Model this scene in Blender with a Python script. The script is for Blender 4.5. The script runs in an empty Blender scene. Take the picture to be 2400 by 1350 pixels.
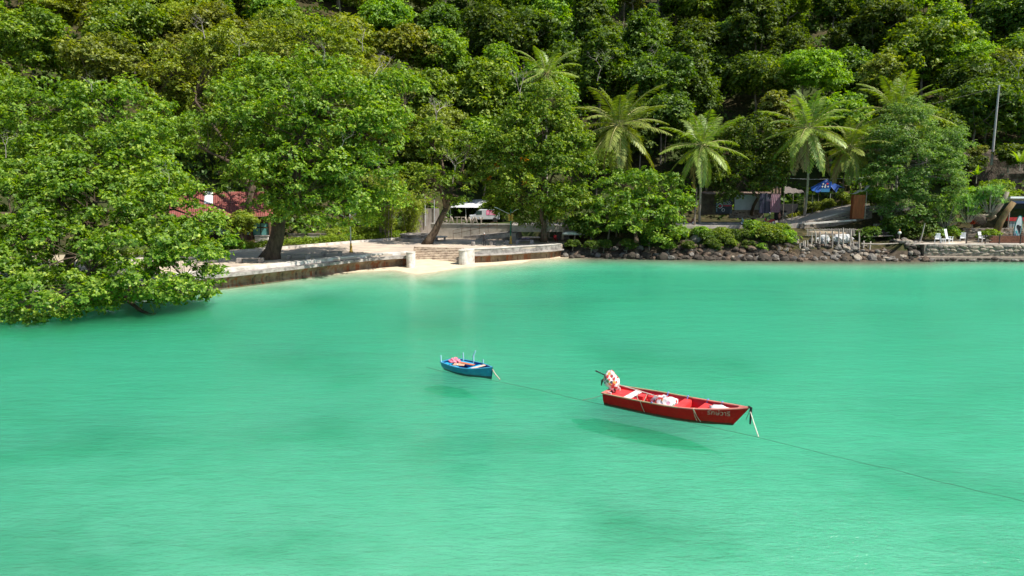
import bpy, math, random
import numpy as np
from mathutils import Vector, Matrix

# ------------------------------------------------------------------ camera, sky, sun, exposure
scn = bpy.context.scene
C = scn.collection
F_PX, PITCH, CAM_H = 1664.0, 8.5, 10.0          # focal length in photo pixels (2400 wide), pitch down, height
cam_d = bpy.data.cameras.new('camera'); cam = bpy.data.objects.new('camera', cam_d); C.objects.link(cam)
cam_d.sensor_width = 36.0; cam_d.lens = F_PX / 2400 * 36.0
cam_d.clip_start = 0.1; cam_d.clip_end = 3000
cam.location = (0, 0, CAM_H); cam.rotation_euler = (math.radians(90 - PITCH), 0, 0)
scn.camera = cam

SUN = Vector((0.50, -0.24, 0.83)).normalized()   # towards the sun: high, from the right
sun_el = math.asin(SUN.z); sun_az = math.atan2(SUN.x, SUN.y)
world = bpy.data.worlds.new('World'); scn.world = world; world.use_nodes = True
wn = world.node_tree.nodes; wl = world.node_tree.links
bg = wn['Background']; sky = wn.new('ShaderNodeTexSky'); sky.sky_type = 'NISHITA'; sky.sun_disc = False
sky.sun_elevation = sun_el; sky.sun_rotation = sun_az; sky.air_density = 1.0; sky.dust_density = 1.0
wl.new(sky.outputs[0], bg.inputs[0]); bg.inputs[1].default_value = 0.11
sun_d = bpy.data.lights.new('sun', 'SUN'); sun_o = bpy.data.objects.new('sun', sun_d); C.objects.link(sun_o)
sun_d.energy = 5.0; sun_d.angle = math.radians(0.53); sun_d.color = (1.0, 0.95, 0.86)
sun_o.rotation_euler = (-SUN).to_track_quat('-Z', 'Y').to_euler(); sun_o.location = (40, -10, 90)
scn.view_settings.view_transform = 'Standard'; scn.view_settings.look = 'None'
scn.view_settings.exposure = 0.5; scn.view_settings.gamma = 1.0
scn.render.engine = 'CYCLES'
cy = scn.cycles
cy.max_bounces = 8; cy.diffuse_bounces = 2; cy.glossy_bounces = 2; cy.transmission_bounces = 3
cy.transparent_max_bounces = 16; cy.volume_bounces = 3; cy.caustics_reflective = False; cy.caustics_refractive = False
cy.use_denoising = True; cy.sample_clamp_indirect = 6.0

R = random.Random(11); TONE = random.Random(29)
PI = math.pi

# ------------------------------------------------------------------ photo pixel -> place
def ray(px, py):
    p = math.radians(PITCH); a = (px - 1200) / F_PX; b = (675 - py) / F_PX
    return Vector((a, math.cos(p) + b * math.sin(p), -math.sin(p) + b * math.cos(p)))
def wp(px, py, z=0.0):
    d = ray(px, py); t = (z - CAM_H) / d.z
    return Vector((0, 0, CAM_H)) + d * t
def wd(px, py, Y):
    d = ray(px, py); t = Y / d.y
    return Vector((0, 0, CAM_H)) + d * t
def ppm(Y):                                      # pixels of the photo per metre at distance Y
    return F_PX / (Y * math.cos(math.radians(PITCH)))

# ------------------------------------------------------------------ node materials
MATS = {}
def new_mat(name):
    m = bpy.data.materials.new(name); m.use_nodes = True
    nt = m.node_tree; nt.nodes.clear()
    out = nt.nodes.new('ShaderNodeOutputMaterial'); MATS[name] = m
    return m, nt, out
def N(nt, kind, **kw):
    n = nt.nodes.new(kind)
    for k, v in kw.items():
        if k.startswith('i_'):
            k = k[2:]; n.inputs[int(k) if k.isdigit() else k.replace('_', ' ')].default_value = v
        else: setattr(n, k, v)
    return n
def ramp(nt, fac, stops):
    r = N(nt, 'ShaderNodeValToRGB'); e = r.color_ramp.elements
    while len(e) < len(stops): e.new(0.5)
    for el, (p, c) in zip(e, stops): el.position = p; el.color = (c[0], c[1], c[2], 1) if not isinstance(c, float) else (c, c, c, 1)
    nt.links.new(fac, r.inputs[0]); return r.outputs[0]
def noise(nt, scale, detail=4, rough=0.55, coord='Object', vec=None, stretch=None):
    if vec is None:
        tc = N(nt, 'ShaderNodeTexCoord'); vec = tc.outputs[coord]
    if stretch:
        mp = N(nt, 'ShaderNodeMapping'); mp.inputs['Scale'].default_value = stretch; nt.links.new(vec, mp.inputs[0]); vec = mp.outputs[0]
    n = N(nt, 'ShaderNodeTexNoise'); n.inputs['Scale'].default_value = scale; n.inputs['Detail'].default_value = detail
    n.inputs['Roughness'].default_value = rough; nt.links.new(vec, n.inputs['Vector'])
    return n.outputs[0]
def mixc(nt, fac, a, b, mode='MIX'):
    m = N(nt, 'ShaderNodeMix', data_type='RGBA', blend_type=mode)
    for sock, v in ((m.inputs[0], fac), (m.inputs[6], a), (m.inputs[7], b)):
        if hasattr(v, 'links') or isinstance(v, bpy.types.NodeSocket): nt.links.new(v, sock)
        elif isinstance(v, (int, float)): sock.default_value = v
        else: sock.default_value = (v[0], v[1], v[2], 1)
    return m.outputs[2]
def math_n(nt, op, a, b=None):
    m = N(nt, 'ShaderNodeMath', operation=op)
    for sock, v in ((m.inputs[0], a), (m.inputs[1], b)):
        if v is None: continue
        if isinstance(v, bpy.types.NodeSocket): nt.links.new(v, sock)
        else: sock.default_value = v
    return m.outputs[0]
def bump(nt, h, strength=0.4, dist=0.05):
    b = N(nt, 'ShaderNodeBump'); b.inputs['Strength'].default_value = strength; b.inputs['Distance'].default_value = dist
    nt.links.new(h, b.inputs['Height']); return b.outputs[0]
def surf(name, c1, c2=None, scale=3.0, rough=0.75, bumpy=0.3, bscale=None, c3=None, metal=0.0, spec=0.3, coord='Object', stretch=None, detail=5, bdist=0.03):
    """worn painted / mineral surface: two or three tones mixed by noise, fine relief"""
    if name in MATS: return MATS[name]
    m, nt, out = new_mat(name)
    p = N(nt, 'ShaderNodeBsdfPrincipled'); p.inputs['Roughness'].default_value = rough; p.inputs['Metallic'].default_value = metal
    p.inputs['Specular IOR Level'].default_value = spec
    c2 = c2 or tuple(v * 0.72 for v in c1)
    n1 = noise(nt, scale, detail, 0.6, coord, stretch=stretch)
    stops = [(0.36, c2), (0.60, c1)] if c3 is None else [(0.30, c3), (0.46, c2), (0.62, c1)]
    col = ramp(nt, n1, stops)
    oi = N(nt, 'ShaderNodeObjectInfo')
    v = math_n(nt, 'MULTIPLY_ADD', oi.outputs['Random'], 0.24); nt.nodes[-1].inputs[2].default_value = 0.88
    hsv = N(nt, 'ShaderNodeHueSaturation'); nt.links.new(col, hsv.inputs['Color']); nt.links.new(v, hsv.inputs['Value'])
    nt.links.new(hsv.outputs[0], p.inputs['Base Color'])
    if bumpy:
        n2 = noise(nt, bscale or scale * 4, 6, 0.65, coord, stretch=stretch)
        nt.links.new(bump(nt, n2, bumpy, bdist), p.inputs['Normal'])
    nt.links.new(p.outputs[0], out.inputs[0]); return m
def leafmat(name, dark, mid, light, trans=0.42, gloss=0.12, hue=0.03):
    """foliage: colour by a per-leaf value stored on the mesh and a per-tree random, part diffuse, part translucent"""
    if name in MATS: return MATS[name]
    m, nt, out = new_mat(name)
    at = N(nt, 'ShaderNodeAttribute', attribute_name='tint')
    col = ramp(nt, at.outputs['Fac'], [(0.0, dark), (0.5, mid), (1.0, light)])
    oi = N(nt, 'ShaderNodeObjectInfo')
    osep = N(nt, 'ShaderNodeSeparateColor'); nt.links.new(oi.outputs['Color'], osep.inputs[0]); rnd_v = osep.outputs[0]     # per-tree value kept in the object colour
    hv = math_n(nt, 'MULTIPLY_ADD', rnd_v, hue); nt.nodes[-1].inputs[2].default_value = 0.5 - hue / 2
    vv = math_n(nt, 'MULTIPLY_ADD', rnd_v, 0.4); nt.nodes[-1].inputs[2].default_value = 0.8
    hsv = N(nt, 'ShaderNodeHueSaturation'); nt.links.new(col, hsv.inputs['Color']); nt.links.new(hv, hsv.inputs['Hue']); nt.links.new(vv, hsv.inputs['Value'])
    d = N(nt, 'ShaderNodeBsdfDiffuse'); t = N(nt, 'ShaderNodeBsdfTranslucent'); g = N(nt, 'ShaderNodeBsdfGlossy'); g.inputs['Roughness'].default_value = 0.5
    g.inputs['Color'].default_value = (0.9, 0.95, 0.85, 1)
    nt.links.new(hsv.outputs[0], d.inputs[0])
    tc = mixc(nt, 0.6, hsv.outputs[0], (1.0, 1.0, 0.35), 'MULTIPLY'); 
    tb = N(nt, 'ShaderNodeHueSaturation'); tb.inputs['Value'].default_value = 1.5; tb.inputs['Saturation'].default_value = 1.1; nt.links.new(tc, tb.inputs['Color'])
    nt.links.new(tb.outputs[0], t.inputs[0])
    a = N(nt, 'ShaderNodeMixShader'); a.inputs[0].default_value = trans; nt.links.new(d.outputs[0], a.inputs[1]); nt.links.new(t.outputs[0], a.inputs[2])
    b = N(nt, 'ShaderNodeMixShader'); b.inputs[0].default_value = gloss * 0.2; nt.links.new(a.outputs[0], b.inputs[1]); nt.links.new(g.outputs[0], b.inputs[2])
    nt.links.new(b.outputs[0], out.inputs[0]); return m

# ------------------------------------------------------------------ mesh building
class MB:
    """collects shapes and links them as ONE mesh object"""
    def __init__(s): s.v = []; s.f = []
    def add(s, vs, fs):
        o = len(s.v); s.v += [tuple(v) for v in vs]; s.f += [tuple(i + o for i in f) for f in fs]; return s
    def box(s, c, d, rz=0.0, rx=0.0, ry=0.0, taper=1.0):
        m = Matrix.Translation(Vector(c)) @ Matrix.Rotation(rz, 4, 'Z') @ Matrix.Rotation(ry, 4, 'Y') @ Matrix.Rotation(rx, 4, 'X')
        vs = [m @ Vector((x * d[0] / 2 * (taper if z > 0 else 1), y * d[1] / 2 * (taper if z > 0 else 1), z * d[2] / 2)) for z in (-1, 1) for x, y in ((-1, -1), (1, -1), (1, 1), (-1, 1))]
        return s.add(vs, [(3, 2, 1, 0), (4, 5, 6, 7), (0, 1, 5, 4), (1, 2, 6, 5), (2, 3, 7, 6), (3, 0, 4, 7)])
    def tube(s, pts, rad, n=8, cap=True):
        pts = [Vector(p) for p in pts]; k = len(pts)
        if not hasattr(rad, '__len__'): rad = [rad] * k
        vs = []; up = None
        for i, p in enumerate(pts):
            t = (pts[min(i + 1, k - 1)] - pts[max(i - 1, 0)]).normalized()
            if up is None:
                up = Vector((0, 0, 1)) if abs(t.z) < 0.9 else Vector((1, 0, 0))
            u = (up - t * up.dot(t)).normalized(); w = t.cross(u); up = u
            vs += [p + (u * math.cos(2 * PI * j / n) + w * math.sin(2 * PI * j / n)) * rad[i] for j in range(n)]
        fs = [(i * n + j, i * n + (j + 1) % n, (i + 1) * n + (j + 1) % n, (i + 1) * n + j) for i in range(k - 1) for j in range(n)]
        if cap: fs += [tuple(range(n - 1, -1, -1)), tuple((k - 1) * n + j for j in range(n))]
        return s.add(vs, fs)
    def lathe(s, prof, n=12, c=(0, 0, 0)):
        c = Vector(c); vs = [c + Vector((r * math.cos(2 * PI * j / n), r * math.sin(2 * PI * j / n), z)) for r, z in prof for j in range(n)]
        k = len(prof)
        fs = [(i * n + j, i * n + (j + 1) % n, (i + 1) * n + (j + 1) % n, (i + 1) * n + j) for i in range(k - 1) for j in range(n)]
        fs += [tuple(range(n - 1, -1, -1)), tuple((k - 1) * n + j for j in range(n))]
        return s.add(vs, fs)
    def prism(s, poly, z0, z1):
        n = len(poly); vs = [(p[0], p[1], z0) for p in poly] + [(p[0], p[1], z1) for p in poly]
        return s.add(vs, [tuple(range(n - 1, -1, -1)), tuple(range(n, 2 * n))] + [(i, (i + 1) % n, n + (i + 1) % n, n + i) for i in range(n)])
    def sweep(s, path, prof, closed=True):
        """profile (offset to the side, height) swept along a ground path [(x,y,z)]"""
        P = [Vector(p) for p in path]; k = len(P); n = len(prof); vs = []
        for i, p in enumerate(P):
            t = P[min(i + 1, k - 1)] - P[max(i - 1, 0)]; t.z = 0; t.normalize(); w = Vector((t.y, -t.x, 0))
            vs += [p + w * a + Vector((0, 0, b)) for a, b in prof]
        m = n if closed else n - 1
        fs = [(i * n + j, i * n + (j + 1) % n, (i + 1) * n + (j + 1) % n, (i + 1) * n + j) for i in range(k - 1) for j in range(m)]
        if closed: fs += [tuple(range(n - 1, -1, -1)), tuple((k - 1) * n + j for j in range(n))]
        return s.add(vs, fs)
    def sheet(s, grid):
        a = len(grid); b = len(grid[0]); vs = [p for r_ in grid for p in r_]
        return s.add(vs, [(i * b + j, i * b + j + 1, (i + 1) * b + j + 1, (i + 1) * b + j) for i in range(a - 1) for j in range(b - 1)])
    def xform(s, m):
        s.v = [tuple(m @ Vector(v)) for v in s.v]; return s
    def mesh(s, name):
        me = bpy.data.meshes.new(name); me.from_pydata(s.v, [], s.f); me.update(); return me
    def build(s, name, mat, parent=None, smooth=False, bevel=0.0, solid=0.0):
        me = s.mesh(name); return link(name, me, mat, parent, smooth, bevel, solid)
def link(name, me, mat, parent=None, smooth=False, bevel=0.0, solid=0.0):
    if mat is not None and not me.materials: me.materials.append(mat)
    if smooth: me.polygons.foreach_set('use_smooth', [True] * len(me.polygons))
    o = bpy.data.objects.new(name, me); C.objects.link(o); o.color = (TONE.random(), 0.5, 0.5, 1)
    if parent is not None: o.parent = parent
    if solid: md = o.modifiers.new('solid', 'SOLIDIFY'); md.thickness = solid; md.offset = 0
    if bevel: md = o.modifiers.new('bevel', 'BEVEL'); md.width = bevel; md.segments = 2; md.limit_method = 'ANGLE'
    return o
def thing(name, label, cat, loc=(0, 0, 0), rz=0.0, group=None, scale=1.0):
    o = bpy.data.objects.new(name, None); C.objects.link(o); o.empty_display_size = 0.3
    o.location = loc; o.rotation_euler = (0, 0, rz); o.scale = (scale,) * 3
    return tag(o, label, cat, group)
def tag(o, label=None, cat=None, group=None, kind=None):
    if label: o['label'] = label
    if cat: o['category'] = cat
    if group: o['group'] = group
    if kind: o['kind'] = kind
    return o
def copy_tree(o, parent=None):
    c = o.copy(); C.objects.link(c); c.parent = parent
    for ch in o.children: copy_tree(ch, c)
    return c
def text_mesh(s, size, depth=0.02):
    """lettering as a mesh, centred, in the XZ plane facing -Y"""
    cu = bpy.data.curves.new('lettering', 'FONT'); cu.body = s; cu.size = size; cu.extrude = depth / 2; cu.align_x = 'CENTER'; cu.align_y = 'CENTER'; cu.resolution_u = 3
    o = bpy.data.objects.new('lettering', cu); C.objects.link(o)
    dg = bpy.context.evaluated_depsgraph_get(); me = bpy.data.meshes.new_from_object(o.evaluated_get(dg))
    bpy.data.objects.remove(o); bpy.data.curves.remove(cu)
    me.transform(Matrix.Rotation(PI / 2, 4, 'X')); return me
def smooth01(t): t = max(0.0, min(1.0, t)); return t * t * (3 - 2 * t)
def interp(x, tab):
    if x <= tab[0][0]: return tab[0][1]
    for (a, u), (b, v) in zip(tab, tab[1:]):
        if x <= b: return u + (v - u) * (x - a) / (b - a)
    return tab[-1][1]
# ------------------------------------------------------------------ the lie of the land
PLAT = 1.6                                       # promenade level
edge_px = [(-420, 716), (-150, 694), (120, 671), (330, 652), (500, 637), (640, 623), (740, 612), (850, 600), (930, 594.5), (968, 593)]
WALL_L = [wp(x, y, PLAT) for x, y in edge_px]    # seaward top edge of the left sea wall
WALL_R = [wp(x, y, PLAT) for x, y in [(1086, 588), (1120, 586.5), (1180, 584), (1240, 580), (1290, 577), (1316, 574)]]
shore_px = [(1330, 603), (1450, 604), (1600, 607), (1800, 610), (2000, 612), (2140, 612), (2200, 613), (2400, 612), (2700, 612)]
SHORE = [(p.x, p.y + dy) for p, dy in zip(WALL_L[:-1], (4, 4, 4, 4, 4, 4, 3, 1.5, 0.3))] + [(p.x, p.y) for p in (wp(985, 634), wp(1040, 628), wp(1090, 620), wp(1200, 612), wp(1270, 606))] + [(wp(*q).x, wp(*q).y + (2.2 if q[0] > 2160 else 0)) for q in shore_px] + [(130, 86)]
SHORE.insert(0, (-160, 14))
def yshore(x): return interp(x, SHORE)
X_PROM = WALL_R[-1].x                            # east of here the natural bank begins
def vnoise(x, y, s, seed=0):
    def h(i, j): 
        v = math.sin(i * 127.1 + j * 311.7 + seed * 74.7) * 43758.5453; return v - math.floor(v)
    x /= s; y /= s; i, j = math.floor(x), math.floor(y); fx, fy = x - i, y - j
    fx = fx * fx * (3 - 2 * fx); fy = fy * fy * (3 - 2 * fy)
    return (h(i, j) * (1 - fx) + h(i + 1, j) * fx) * (1 - fy) + (h(i, j + 1) * (1 - fx) + h(i + 1, j + 1) * fx) * fy
HILLFOOT = [(-160, 70), (-60, 84), (-36, 97), (-20, 109), (-4, 116), (10, 118), (60, 116), (80, 112), (130, 106)]
def land_level(x):                               # height of the flat shelf behind the shore
    return interp(x, [(X_PROM - 14, 1.25), (X_PROM - 2, 1.3), (X_PROM + 5, 2.9), (24, 3.3), (40, 3.4), (47, 2.4), (56, 2.0), (130, 2.0)])
def ground_z(x, y):
    ys = yshore(x); t = y - ys
    if t < 0:
        s = -t
        z = -1.15 * smooth01(s / interp(x, [(-34, 14), (-20, 26), (-2, 26), (12, 14)])) - 0.12 * min(s, 40) / 40 + 0.10 * (vnoise(x, y, 7) - 0.5) * smooth01(s / 6)
        if -20 < x < 2: z = max(z, -1.4) + 0.1 * smooth01(1 - s / 6)
        return z
    hf = interp(x, HILLFOOT); lev = land_level(x)
    if x < X_PROM + 3:
        z = min(lev, 0.02 + 0.05 * t)
        if (x < -14.5 and t > 7) or (t > 14): z = lev
    else: z = lev * smooth01(t / (6.5 if x < 50 else 1.5)) if lev > 0 else 0
    back = interp(x, [(-30, 1.5), (-14, 3.5), (12, 3.6), (46, 3.6), (62, 4.4)])       # shelf of the road
    if t > 3: z = z + (max(back, z) - z) * smooth01((y - interp(x, [(-60, 82), (-34, 94), (-14, 110), (4, 110), (14, 99), (130, 99)])) / 2.0)
    if x > 38: z += smooth01((x - 38) / 14) * 2.6 * smooth01((y - 98) / 6) * (1 if y < 140 else 1)      # the lane climbs
    if y > hf:
        u = y - hf
        slope = interp(x, [(-160, 0.62), (-30, 0.60), (0, 0.62), (40, 0.60), (130, 0.62)])
        z += slope * u * smooth01(u / 16 + 0.15) + 3.0 * (vnoise(x, y, 23, 3) - 0.5) * smooth01(u / 20) + 1.2 * (vnoise(x, y, 8, 5) - 0.5) * smooth01(u / 10)
    return z
def build_ground():
    xs = list(np.concatenate([np.arange(-170, -60, 5.0), np.arange(-60, 80, 1.6), np.arange(80, 171, 5.0)]))
    ys = list(np.concatenate([np.arange(-60, 20, 8.0), np.arange(20, 60, 4.0), np.arange(60, 124, 1.25), np.arange(124, 300, 4.0)]))
    b = MB(); b.sheet([[(float(x), float(y), ground_z(float(x), float(y))) for x in xs] for y in ys])
    m, nt, out = new_mat('ground_soil_and_sand')
    p = N(nt, 'ShaderNodeBsdfPrincipled'); p.inputs['Roughness'].default_value = 0.9; p.inputs['Specular IOR Level'].default_value = 0.1
    geo = N(nt, 'ShaderNodeNewGeometry'); sep = N(nt, 'ShaderNodeSeparateXYZ'); nt.links.new(geo.outputs['Position'], sep.inputs[0])
    # bare sand under water with patches of weed and ripples, soil and dry litter above
    sandn = noise(nt, 0.8, 6, 0.6, vec=geo.outputs['Position']); sand = ramp(nt, sandn, [(0.3, (0.54, 0.45, 0.31)), (0.7, (0.68, 0.58, 0.42))])
    wet = ramp(nt, sandn, [(0.3, (0.46, 0.49, 0.37)), (0.7, (0.63, 0.65, 0.50))])
    weedn = noise(nt, 0.085, 5, 0.62, vec=geo.outputs['Position'], stretch=(1.0, 1.5, 1.0))
    weedf = ramp(nt, weedn, [(0.50, 0.0), (0.66, 1.0)])
    wet2 = mixc(nt, math_n(nt, 'MULTIPLY', weedf, 0.68), wet, (0.04, 0.11, 0.07))
    under = ramp(nt, math_n(nt, 'MULTIPLY_ADD', sep.outputs['Z'], 1.2), [(0.0, 0.0), (0.5, 1.0)]); nt.nodes[-2].inputs[2].default_value = 0.9
    under.node.color_ramp.elements[0].position = 0.25; under.node.color_ramp.elements[1].position = 0.9
    sea = mixc(nt, under, wet2, sand)
    soiln = noise(nt, 1.3, 7, 0.7, vec=geo.outputs['Position'])
    soil = ramp(nt, soiln, [(0.3, (0.02, 0.03, 0.010)), (0.5, (0.05, 0.045, 0.02)), (0.7, (0.12, 0.09, 0.045))])
    big = noise(nt, 0.09, 3, 0.5, vec=geo.outputs['Position'])
    soil = mixc(nt, ramp(nt, big, [(0.45, 0.0), (0.6, 1.0)]), soil, (0.045, 0.065, 0.018))
    hi = ramp(nt, math_n(nt, 'MULTIPLY_ADD', sep.outputs['Z'], 1.0), [(0.85, 0.0), (1.0, 1.0)]); nt.nodes[-2].inputs[2].default_value = -0.35
    east = ramp(nt, math_n(nt, 'MULTIPLY_ADD', sep.outputs['X'], 0.2), [(0.0, 0.0), (1.0, 1.0)]); nt.nodes[-2].inputs[2].default_value = -0.2 * (X_PROM - 1)
    dry = ramp(nt, math_n(nt, 'MULTIPLY_ADD', sep.outputs['Z'], 2.0), [(0.0, 0.0), (1.0, 1.0)]); nt.nodes[-2].inputs[2].default_value = 0.9
    pebble = ramp(nt, soiln, [(0.35, (0.035, 0.028, 0.02)), (0.65, (0.11, 0.085, 0.06))])
    sea = mixc(nt, math_n(nt, 'MULTIPLY', east, dry), sea, pebble)
    col = mixc(nt, hi, sea, soil)
    nt.links.new(col, p.inputs['Base Color'])
    nt.links.new(bump(nt, math_n(nt, 'ADD', soiln, sandn), 0.5, 0.12), p.inputs['Normal'])
    nt.links.new(p.outputs[0], out.inputs[0])
    g = b.build('ground', m, smooth=True); g['kind'] = 'structure'
    return g
build_ground()

def build_water():
    b = MB(); b.box((0, 25, -3.0), (420, 190, 6.0))
    m, nt, out = new_mat('sea_water')
    geo = N(nt, 'ShaderNodeNewGeometry')
    # ripples: wind waves running with the shore, short chop, long swell
    h1 = noise(nt, 1.5, 5, 0.6, vec=geo.outputs['Position'], stretch=(0.55, 1.5, 1.0))
    h2 = noise(nt, 5.0, 4, 0.62, vec=geo.outputs['Position'], stretch=(0.6, 1.5, 1.0))
    h3 = noise(nt, 0.22, 3, 0.5, vec=geo.outputs['Position'], stretch=(0.5, 1.4, 1.0))
    gust = ramp(nt, noise(nt, 0.045, 4, 0.6, vec=geo.outputs['Position'], stretch=(0.6, 1.6, 1.0)), [(0.3, 0.45), (0.7, 1.0)])
    h = math_n(nt, 'ADD', math_n(nt, 'MULTIPLY', h1, 0.62), math_n(nt, 'MULTIPLY', h2, 0.34))
    h = math_n(nt, 'MULTIPLY', h, gust)
    h = math_n(nt, 'ADD', h, math_n(nt, 'MULTIPLY', h3, 0.9))
    nrm = bump(nt, h, 1.0, 0.24)
    fr = N(nt, 'ShaderNodeFresnel'); fr.inputs[0].default_value = 1.333; nt.links.new(nrm, fr.inputs['Normal'])
    fac = math_n(nt, 'MINIMUM', math_n(nt, 'MULTIPLY', fr.outputs[0], 0.80), 0.50)
    gl = N(nt, 'ShaderNodeBsdfGlossy'); gl.inputs['Roughness'].default_value = 0.14; nt.links.new(nrm, gl.inputs['Normal'])
    tr = N(nt, 'ShaderNodeBsdfTransparent'); tr.inputs[0].default_value = (0.97, 0.99, 0.98, 1)
    mx = N(nt, 'ShaderNodeMixShader'); nt.links.new(fac, mx.inputs[0]); nt.links.new(tr.outputs[0], mx.inputs[1]); nt.links.new(gl.outputs[0], mx.inputs[2])
    nt.links.new(mx.outputs[0], out.inputs['Surface'])
    va = N(nt, 'ShaderNodeVolumeAbsorption'); s = (0.42, 0.066, 0.138); D = 0.6
    va.inputs['Color'].default_value = (1 - s[0] / D, 1 - s[1] / D, 1 - s[2] / D, 1); va.inputs['Density'].default_value = D
    vs = N(nt, 'ShaderNodeVolumeScatter'); vs.inputs['Color'].default_value = (0.24, 1.0, 0.56, 1); vs.inputs['Density'].default_value = 0.44; vs.inputs['Anisotropy'].default_value = 0.55
    ad = N(nt, 'ShaderNodeAddShader'); nt.links.new(va.outputs[0], ad.inputs[0]); nt.links.new(vs.outputs[0], ad.inputs[1])
    nt.links.new(ad.outputs[0], out.inputs['Volume'])
    w = b.build('water', m); w['kind'] = 'structure'
build_water()
# ------------------------------------------------------------------ foliage
LM = {
 'almond': leafmat('leaf_almond', (0.050, 0.115, 0.012), (0.190, 0.310, 0.030), (0.50, 0.57, 0.085)),
 'almond_olive': leafmat('leaf_almond_olive', (0.075, 0.115, 0.013), (0.250, 0.310, 0.032), (0.54, 0.54, 0.095)),
 'deep': leafmat('leaf_deep', (0.030, 0.066, 0.010), (0.105, 0.175, 0.020), (0.29, 0.37, 0.052)),
 'bright': leafmat('leaf_bright', (0.080, 0.155, 0.012), (0.220, 0.365, 0.026), (0.46, 0.56, 0.060)),
 'olive': leafmat('leaf_olive', (0.065, 0.090, 0.014), (0.215, 0.250, 0.036), (0.44, 0.45, 0.095)),
 'grey_green': leafmat('leaf_grey_green', (0.055, 0.115, 0.026), (0.180, 0.305, 0.066), (0.36, 0.50, 0.13)),
 'bamboo': leafmat('leaf_bamboo', (0.095, 0.145, 0.013), (0.270, 0.335, 0.030), (0.50, 0.53, 0.07)),
 'palm': leafmat('leaf_palm', (0.075, 0.125, 0.018), (0.215, 0.290, 0.040), (0.46, 0.48, 0.10), trans=0.32, gloss=0.25),
 'palm_dry': leafmat('leaf_palm_dry', (0.16, 0.11, 0.05), (0.30, 0.22, 0.10), (0.42, 0.32, 0.16), trans=0.15),
 'pandan': leafmat('leaf_pandan', (0.075, 0.150, 0.041), (0.173, 0.300, 0.081), (0.390, 0.510, 0.189), gloss=0.2),
 'banana': leafmat('leaf_banana', (0.10, 0.18, 0.015), (0.22, 0.34, 0.03), (0.40, 0.48, 0.07), trans=0.45),
 'red': leafmat('leaf_red', (0.20, 0.015, 0.012), (0.42, 0.045, 0.03), (0.55, 0.12, 0.07)),
 'flower': leafmat('petal_orange', (0.55, 0.16, 0.01), (0.75, 0.30, 0.02), (0.8, 0.42, 0.05)),
}
BARK = surf('bark_brown', (0.12, 0.085, 0.055), (0.05, 0.036, 0.024), 3.0, 0.9, 0.8, 14, stretch=(1, 1, 0.35), bdist=0.06)
BARK_GREY = surf('bark_grey', (0.30, 0.25, 0.20), (0.15, 0.12, 0.09), 3.0, 0.9, 0.7, 14, stretch=(1, 1, 0.35), bdist=0.05)
BARK_DEAD = surf('bark_dead', (0.42, 0.37, 0.34), (0.25, 0.21, 0.19), 5.0, 0.9, 0.3)
BARK_PALM = surf('bark_palm', (0.48, 0.43, 0.36), (0.30, 0.26, 0.21), 6.0, 0.9, 0.8, 9, stretch=(0.4, 0.4, 3.0), bdist=0.05)

def leaf_mesh(name, P, Nn, U, L, W, tint, fold=0.12, droop=0.15):
    """one four-cornered, slightly folded leaf at every P, pointing along U, facing Nn"""
    k = len(P); S = np.cross(Nn, U); S /= np.linalg.norm(S, axis=1, keepdims=True) + 1e-9
    L = L[:, None]; W = W[:, None]
    v = np.empty((k, 4, 3))
    v[:, 0] = P; v[:, 1] = P + U * L * 0.58 + S * W / 2 + Nn * W * fold
    v[:, 2] = P + U * L - Nn * L * droop; v[:, 3] = P + U * L * 0.58 - S * W / 2 + Nn * W * fold
    me = bpy.data.meshes.new(name); me.vertices.add(k * 4); me.vertices.foreach_set('co', v.reshape(-1).astype(np.float32))
    me.loops.add(k * 4); me.loops.foreach_set('vertex_index', np.arange(k * 4, dtype=np.int32))
    me.polygons.add(k); me.polygons.foreach_set('loop_start', np.arange(0, k * 4, 4, dtype=np.int32))
    a = me.attributes.new('tint', 'FLOAT', 'POINT'); a.data.foreach_set('value', np.repeat(np.clip(tint, 0, 1), 4).astype(np.float32))
    me.update(); me.validate(); return me
def unit(a): return a / (np.linalg.norm(a, axis=-1, keepdims=True) + 1e-9)

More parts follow.
